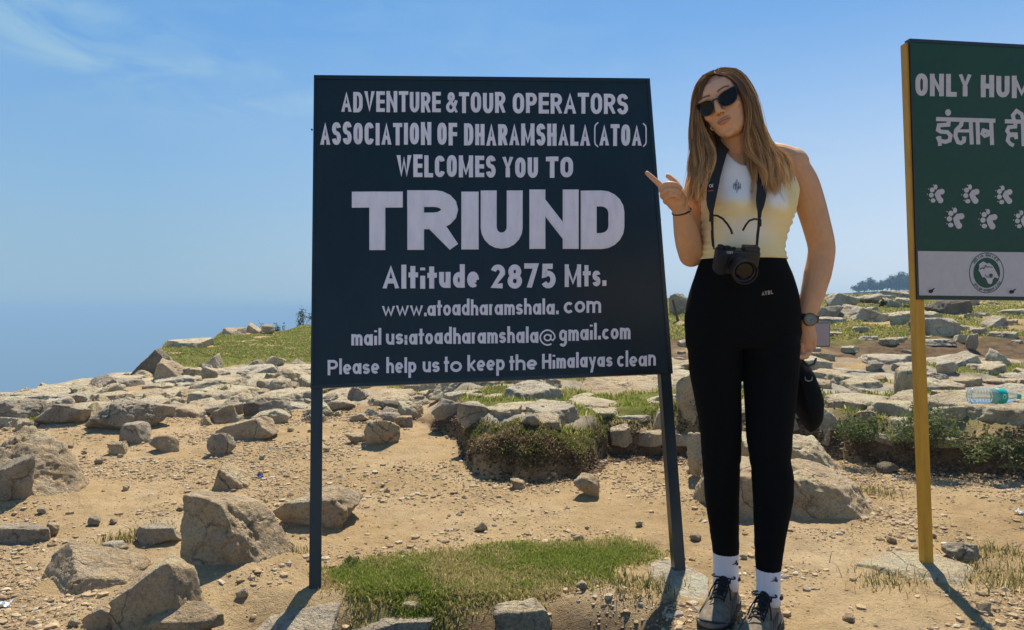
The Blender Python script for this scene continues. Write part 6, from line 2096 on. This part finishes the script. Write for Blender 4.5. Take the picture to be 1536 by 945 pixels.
def photo_camera():
    D = 2.130
    ctr = W(1104, 391, D)
    root = empty('camera', tuple(W(1104, 413, D)))
    tag(root, 'black interchangeable lens camera hanging from a neck strap at the woman\'s waist', 'camera')
    # tipped forward by its lens
    ex = Vector((1, .0, -.045)).normalized(); fw = Vector((0, -1, -.42)).normalized()
    ez = ex.cross(-fw).normalized() * 1
    if ez.z < 0: ez = -ez
    ey = -fw
    AX = (ex, ey, ez)
    M_B = simple('black camera shell', (.010, .010, .011), .45, bump=.25, bscale=900)
    M_G = simple('black rubber grip', (.008, .008, .008), .8, bump=.6, bscale=700)
    M_GL = simple('front glass', (.005, .004, .006), .08, spec=.35)
    bm = bmesh.new()
    rbox(bm, ctr, AX, (.122, .042, .070), .006)
    link_mesh('body', bm_mesh('body', bm), M_B, root)
    bm = bmesh.new()
    rbox(bm, ctr - ex * .049 + fw * .026, AX, (.026, .036, .066), .009, 3)
    link_mesh('grip', bm_mesh('grip', bm, True), M_G, root)
    bm = bmesh.new()
    rbox(bm, ctr + ex * .036 + ez * .038, AX, (.046, .034, .016), .004)
    link_mesh('viewfinder', bm_mesh('viewfinder', bm), M_B, root)
    for o, r, h in ((-.050, .0095, .010), (-.030, .0105, .007), (-.012, .006, .005)):
        bm = bmesh.new()
        disc_stack(bm, ctr + ex * o + ez * .034, ez, [(0, r), (h, r), (h + .001, r * .85)], 20)
        link_mesh('dial', bm_mesh('dial', bm), M_G, root)
    # lens
    lc = ctr + ex * .002 + fw * .020 - ez * .004
    bm = bmesh.new()
    disc_stack(bm, lc, fw, [(0, .033), (.006, .033), (.007, .0305), (.022, .0305), (.0225, .0318), (.040, .0318), (.0405, .0305), (.052, .0312), (.053, .0345), (.070, .0355), (.0705, .0325), (.062, .0300), (.058, .024)], 40)
    ln = link_mesh('lens', bm_mesh('lens', bm), M_B, root)
    bm = bmesh.new()
    disc_stack(bm, lc, fw, [(.0585, .0295), (.0615, .022), (.063, .010)], 32)
    link_mesh('lens_glass', bm_mesh('lens_glass', bm, True), M_GL, ln)
    pl = Plane(ctr + fw * .0215, ctr + fw * .0215 + ex, ctr + fw * .0215 + ez)
    P = Paint(pl.at, fw)
    word((P,), 'SONY', 1089.5, 1099.5, 380.6, 380.9, 4.2, .95)
    P.build('lettering', simple('silver print', (.45, .45, .46), .4), root)
    # neck strap: padded upper part, thin webbing below, loose ends
    bmw = bmesh.new()
    def band(pts, widths, th=.0018):
        pts = [W(*p) for p in pts]
        L = []
        for i, p in enumerate(pts):
            t = (pts[min(i + 1, len(pts) - 1)] - pts[max(i - 1, 0)]).normalized()
            s = t.cross(Vector((0, -1, 0.25))).normalized(); n = s.cross(t).normalized()
            w = widths[i] / F * p.y / 2
            L.append([bmw.verts.new(p + s * w + n * th), bmw.verts.new(p - s * w + n * th), bmw.verts.new(p - s * w - n * th), bmw.verts.new(p + s * w - n * th)])
        for a, b in zip(L[:-1], L[1:]):
            for k in range(4): bmw.faces.new((a[k], a[(k + 1) % 4], b[(k + 1) % 4], b[k]))
        bmw.faces.new(L[0][::-1]); bmw.faces.new(L[-1])
    band([(1093, 214, 2.335), (1086, 219, 2.25), (1082, 228, 2.205), (1077, 245, 2.186), (1072, 265, 2.172), (1068.5, 285, 2.155), (1066.5, 300, 2.146), (1066.3, 309, 2.142), (1067, 318, 2.140), (1067.6, 326, 2.138)],
         [16, 17, 17, 17, 16.5, 16, 14, 11, 6, 5])
    band([(1093, 214, 2.335), (1106, 210, 2.345), (1122, 213, 2.335)], [16, 16, 16])
    band([(1122, 213, 2.335), (1138, 222, 2.27), (1143, 236, 2.205), (1145, 255, 2.183), (1144.5, 270, 2.168), (1143, 285, 2.152), (1141, 300, 2.146), (1140.3, 309, 2.142), (1139.5, 318, 2.140), (1139, 326, 2.138)],
         [16, 17, 17, 16, 15, 15, 14, 11, 6, 5])
    band([(1068, 325, 2.138), (1068.5, 340, 2.136), (1069.5, 355, 2.134), (1070.5, 368, 2.130), (1071, 374, 2.128)], [4.5, 3.5, 2.2, 2.2, 2.2], .0012)
    band([(1067.2, 345, 2.139), (1067.5, 356, 2.136), (1069, 370, 2.131)], [1.8, 1.8, 1.8], .0008)
    band([(1139, 325, 2.138), (1138, 340, 2.136), (1136.5, 352, 2.134), (1135.5, 365, 2.130), (1135, 376, 2.126)], [4.5, 4, 4, 3.6, 3.4], .0012)
    band([(1068, 323, 2.134), (1076, 323.5, 2.128), (1084, 328, 2.124), (1091, 336, 2.124), (1096, 344, 2.126), (1098.5, 351, 2.130)], [2.4, 2.8, 3, 3, 3, 3], .0012)
    band([(1139, 329, 2.134), (1131, 328.5, 2.128), (1124, 331, 2.125), (1119, 337, 2.125), (1114, 346, 2.130)], [2.4, 2.8, 3, 3, 3], .0012)
    for px, py in ((1066.5, 327), (1139.5, 334)):
        rbox(bmw, W(px, py, 2.136), (Vector((1, 0, 0)), Vector((0, 1, 0)), Vector((0, 0, 1))), (.010, .007, .022), .002, 1)
    M_S = simple('black strap webbing', (.009, .009, .010), .75, bump=.3, bscale=1200)
    st = link_mesh('strap', bm_mesh('strap', bmw), M_S, root)
    bm = bmesh.new()
    tube(bm, [W(1066 + x, 279 + y, 2.152) for x, y in ((3.6, -3.2), (2.2, -.4), (.6, 1.6), (-1.2, 1.6), (-2.2, 0), (-1.4, -2), (.6, -2.2), (2.4, .2), (3.6, 1.8))], .0009, 5)
    link_mesh('emblem', bm_mesh('emblem', bm, True), simple('strap print', (.75, .74, .76), .6), st)
    bm = bmesh.new()
    tube(bm, [W(1062.5, 286.5, 2.150), W(1070.5, 285.5, 2.150)], .0012, 5)
    link_mesh('stitch', bm_mesh('stitch', bm, True), simple('orange stitch', (.55, .10, .06), .6), st)

photo_camera()

def telephone():
    c = W(1217, 502, 2.325)
    root = empty('phone', tuple(c))
    tag(root, 'mobile phone with pale lilac screen and dark rim held sideways in the woman\'s lowered hand', 'phone')
    ex = Vector((1, .10, .01)).normalized(); ey = Vector((-.10, 1, 0)).normalized(); ez = ex.cross(ey)
    bm = bmesh.new()
    rbox(bm, c, (ex, ey, ez), (.122, .009, .079), .004, 3)
    link_mesh('case', bm_mesh('case', bm, True), simple('dark phone rim', (.13, .105, .10), .35, .3), root)
    bm = bmesh.new()
    rbox(bm, c - ey * .0047, (ex, ey, ez), (.113, .0008, .070), .00035, 1)
    link_mesh('screen', bm_mesh('screen', bm), simple('lilac grey glass', (.33, .29, .34), .12, coat=.4), root)
telephone()

def sun_cap():
    c = W(1194, 587, 2.345)
    root = empty('cap', tuple(c))
    tag(root, 'black cloth cap with strap buckle hanging beside the woman\'s thigh', 'cap')
    V, Fc = ico(5)
    V = V.copy()
    # crown hangs on its side: domed to the right, hollow towards her leg
    x = V[:, 0]; z = V[:, 2]; y = V[:, 1]
    P = np.stack([np.where(x > 0, x * .068 * (1 - .10 * z), x * .020), y * .070, z * .134 + .012 * x], 1)
    n = fbm(P / .06, 3, 91)
    P += V * (n * .005)[:, None]
    P[:, 0] += -.014 * z + .004
    P[:, 2] += -.004
    rot = Matrix.Rotation(math.radians(-13), 3, 'Y')
    P = P @ np.array(rot).T
    P += np.array(c[:])
    M_C = simple('black cotton twill', (.0035, .0035, .004), .9, spec=.15, bump=.4, bscale=900)
    link_mesh('crown', mesh_np('crown', P, Fc), M_C, root)
    # brim, bent behind the thigh
    bm = bmesh.new()
    rings = []
    for t in np.linspace(0, 1, 13):
        a = -1.35 + 2.7 * t
        b = Vector(c) + Vector((-.018, .02 + .0, .0)) + Vector((0, 0, .110 * math.sin(a)))
        wd = .055 * math.cos(a)
        tip = b + Vector((-wd, .022 * math.cos(a), -.015))
        rings.append([b + Vector((0, .0022, 0)), b - Vector((0, .0022, 0)), tip - Vector((0, .0022, 0)), tip + Vector((0, .0022, 0))])
    loft(bm, rings)
    link_mesh('brim', bm_mesh('brim', bm, True), M_C, root)
    bm = bmesh.new()
    s = W(1213, 548, 2.285)
    pts = [W(1202, 536, 2.31), W(1206, 544, 2.285), W(1213, 549, 2.275), W(1221, 546, 2.285), W(1224, 538, 2.31)]
    tube(bm, pts, [.004, .0045, .0045, .004, .0035], 8)
    link_mesh('strap', bm_mesh('strap', bm, True), simple('dark grey strap', (.028, .028, .028), .7), root)
    bm = bmesh.new()
    o = W(1213, 569, 2.272)
    tube(bm, [o + Vector((x, 0, z)) for x, z in ((-.011, .008), (-.010, -.002), (0, -.006), (.010, -.002), (.011, .008))], .0016, 6)
    link_mesh('buckle', bm_mesh('buckle', bm, True), simple('steel buckle', (.35, .35, .36), .3, 1.0), root)
sun_cap()

# ------------------------------------------------------------------ litter on the ground
def bottle():
    d = 4.22
    base = W(1461, 596, d); axis = Vector((1, .10, -.02)).normalized()
    root = empty('bottle', tuple(base))
    tag(root, 'clear plastic water bottle with a teal label lying on the pale rock ledge', 'bottle')
    R_ = .044
    base = base + Vector((0, R_, 0.004))
    m, n, l, b = new_mat('clear plastic')
    b.inputs['Base Color'].default_value = (.86, .93, .92, 1)
    b.inputs['Roughness'].default_value = .12
    b.inputs['Transmission Weight'].default_value = .80
    b.inputs['IOR'].default_value = 1.2
    prof = [(0, .020), (.004, .036), (.012, R_)]
    x = .012
    while x < .150:
        prof += [(x + .006, R_), (x + .010, R_ - .0025), (x + .014, R_ - .0025), (x + .018, R_)]; x += .018
    prof += [(.215, R_), (.225, R_), (.25, R_ * .88), (.275, .026), (.288, .016), (.300, .0145), (.305, .0145)]
    bm = bmesh.new(); disc_stack(bm, base, axis, prof, 36)
    link_mesh('body', bm_mesh('body', bm, True), m, root)
    bm = bmesh.new(); disc_stack(bm, base, axis, [(.158, R_ + .0008), (.1585, R_ + .0012), (.206, R_ + .0012), (.2065, R_ + .0008)], 36)
    lab = link_mesh('label_band', bm_mesh('label_band', bm, True), simple('teal label', (.0, .40, .33), .4), root)
    bm = bmesh.new(); disc_stack(bm, base, axis, [(.292, .0165), (.312, .0165), (.313, .015)], 24)
    link_mesh('cap', bm_mesh('cap', bm), simple('teal cap', (.05, .42, .36), .4), root)
    bm = bmesh.new()
    c = base + axis * .187 + Vector((0, -R_ - .0022, .002))
    tube(bm, [c + Vector((.009 * math.cos(a), .0, .011 * math.sin(a))) for a in np.linspace(0, 6.28, 13)], .0015, 5)
    link_mesh('label_mark', bm_mesh('label_mark', bm, True), simple('white mark', (.8, .85, .84), .5), lab)
bottle()

def scrap(px, py, w, h, col, label, name, seed, rough=.5):
    hgt = ground_hit(px, py)
    x, d, z = hgt
    rng = np.random.default_rng(seed)
    n = 9
    U, Vv = np.meshgrid(np.linspace(-.5, .5, n), np.linspace(-.5, .5, n))
    P = np.stack([U.ravel() * w, Vv.ravel() * w * .7, np.zeros(n * n)], 1)
    P[:, 2] = (np.abs(fbm(P / (w * .45) + seed, 3, seed)) * 1.5 + .12) * h
    P[:, :2] += fbm(P / (w * .3) + 9, 2, seed + 1)[:, None] * w * .16
    i = np.arange(n - 1)
    q = np.array([(a * n + b, a * n + b + 1, (a + 1) * n + b + 1, (a + 1) * n + b) for a in i for b in i])
    o = link_mesh(name, mesh_np(name, P, q, False), simple(name + ' ' + str(seed), col, rough))
    o.location = (x, d, z + .002); o.rotation_euler = (0, 0, rng.uniform(0, 3))
    so = o.modifiers.new('t', 'SOLIDIFY'); so.thickness = .0008
    tag(o, label, 'litter')
scrap(390, 717, .035, .018, (.01, .10, .55), 'crumpled bright blue wrapper on the dirt left of the black sign', 'wrapper', 41)
scrap(716, 713, .050, .016, (.05, .055, .07), 'crumpled dark foil scrap on the dirt just left of the turf mound', 'scrap', 42)
scrap(1530, 772, .050, .02, (.75, .74, .72), 'crumpled white paper on the dirt at the right edge', 'paper', 43)
scrap(4, 912, .045, .016, (.62, .66, .68), 'flat pale scrap at the left bottom corner', 'scrap', 44)

def stump():
    d = 9.6
    b = W(1440, 521, d)
    bm = bmesh.new()
    z0 = float(terr(b.x, d)[0])
    h = CAMZ - (498 - CY) / F * d - z0
    tube(bm, [(b.x, d, z0 - .05), (b.x + .005, d, z0 + h * .5), (b.x - .01, d, z0 + h)], [.034, .031, .028], 9)
    bmesh.ops.recalc_face_normals(bm, faces=bm.faces)
    tag(link_mesh('stump', bm_mesh('stump', bm, False), M_BARK), 'short dark wooden stump standing on the slope right of the yellow post', 'stump')
    d = 11.0
    b = W(1012, 480, d); z0 = float(terr(b.x, d)[0])
    bm = bmesh.new()
    top = W(1009, 449, d)
    tube(bm, [(b.x + .06, d, z0 - .04), tuple(top)], [.022, .018], 8)
    tag(link_mesh('stake', bm_mesh('stake', bm, False), M_BARK), 'thin dark stake leaning on the slope between the sign and the woman', 'stake')
stump()
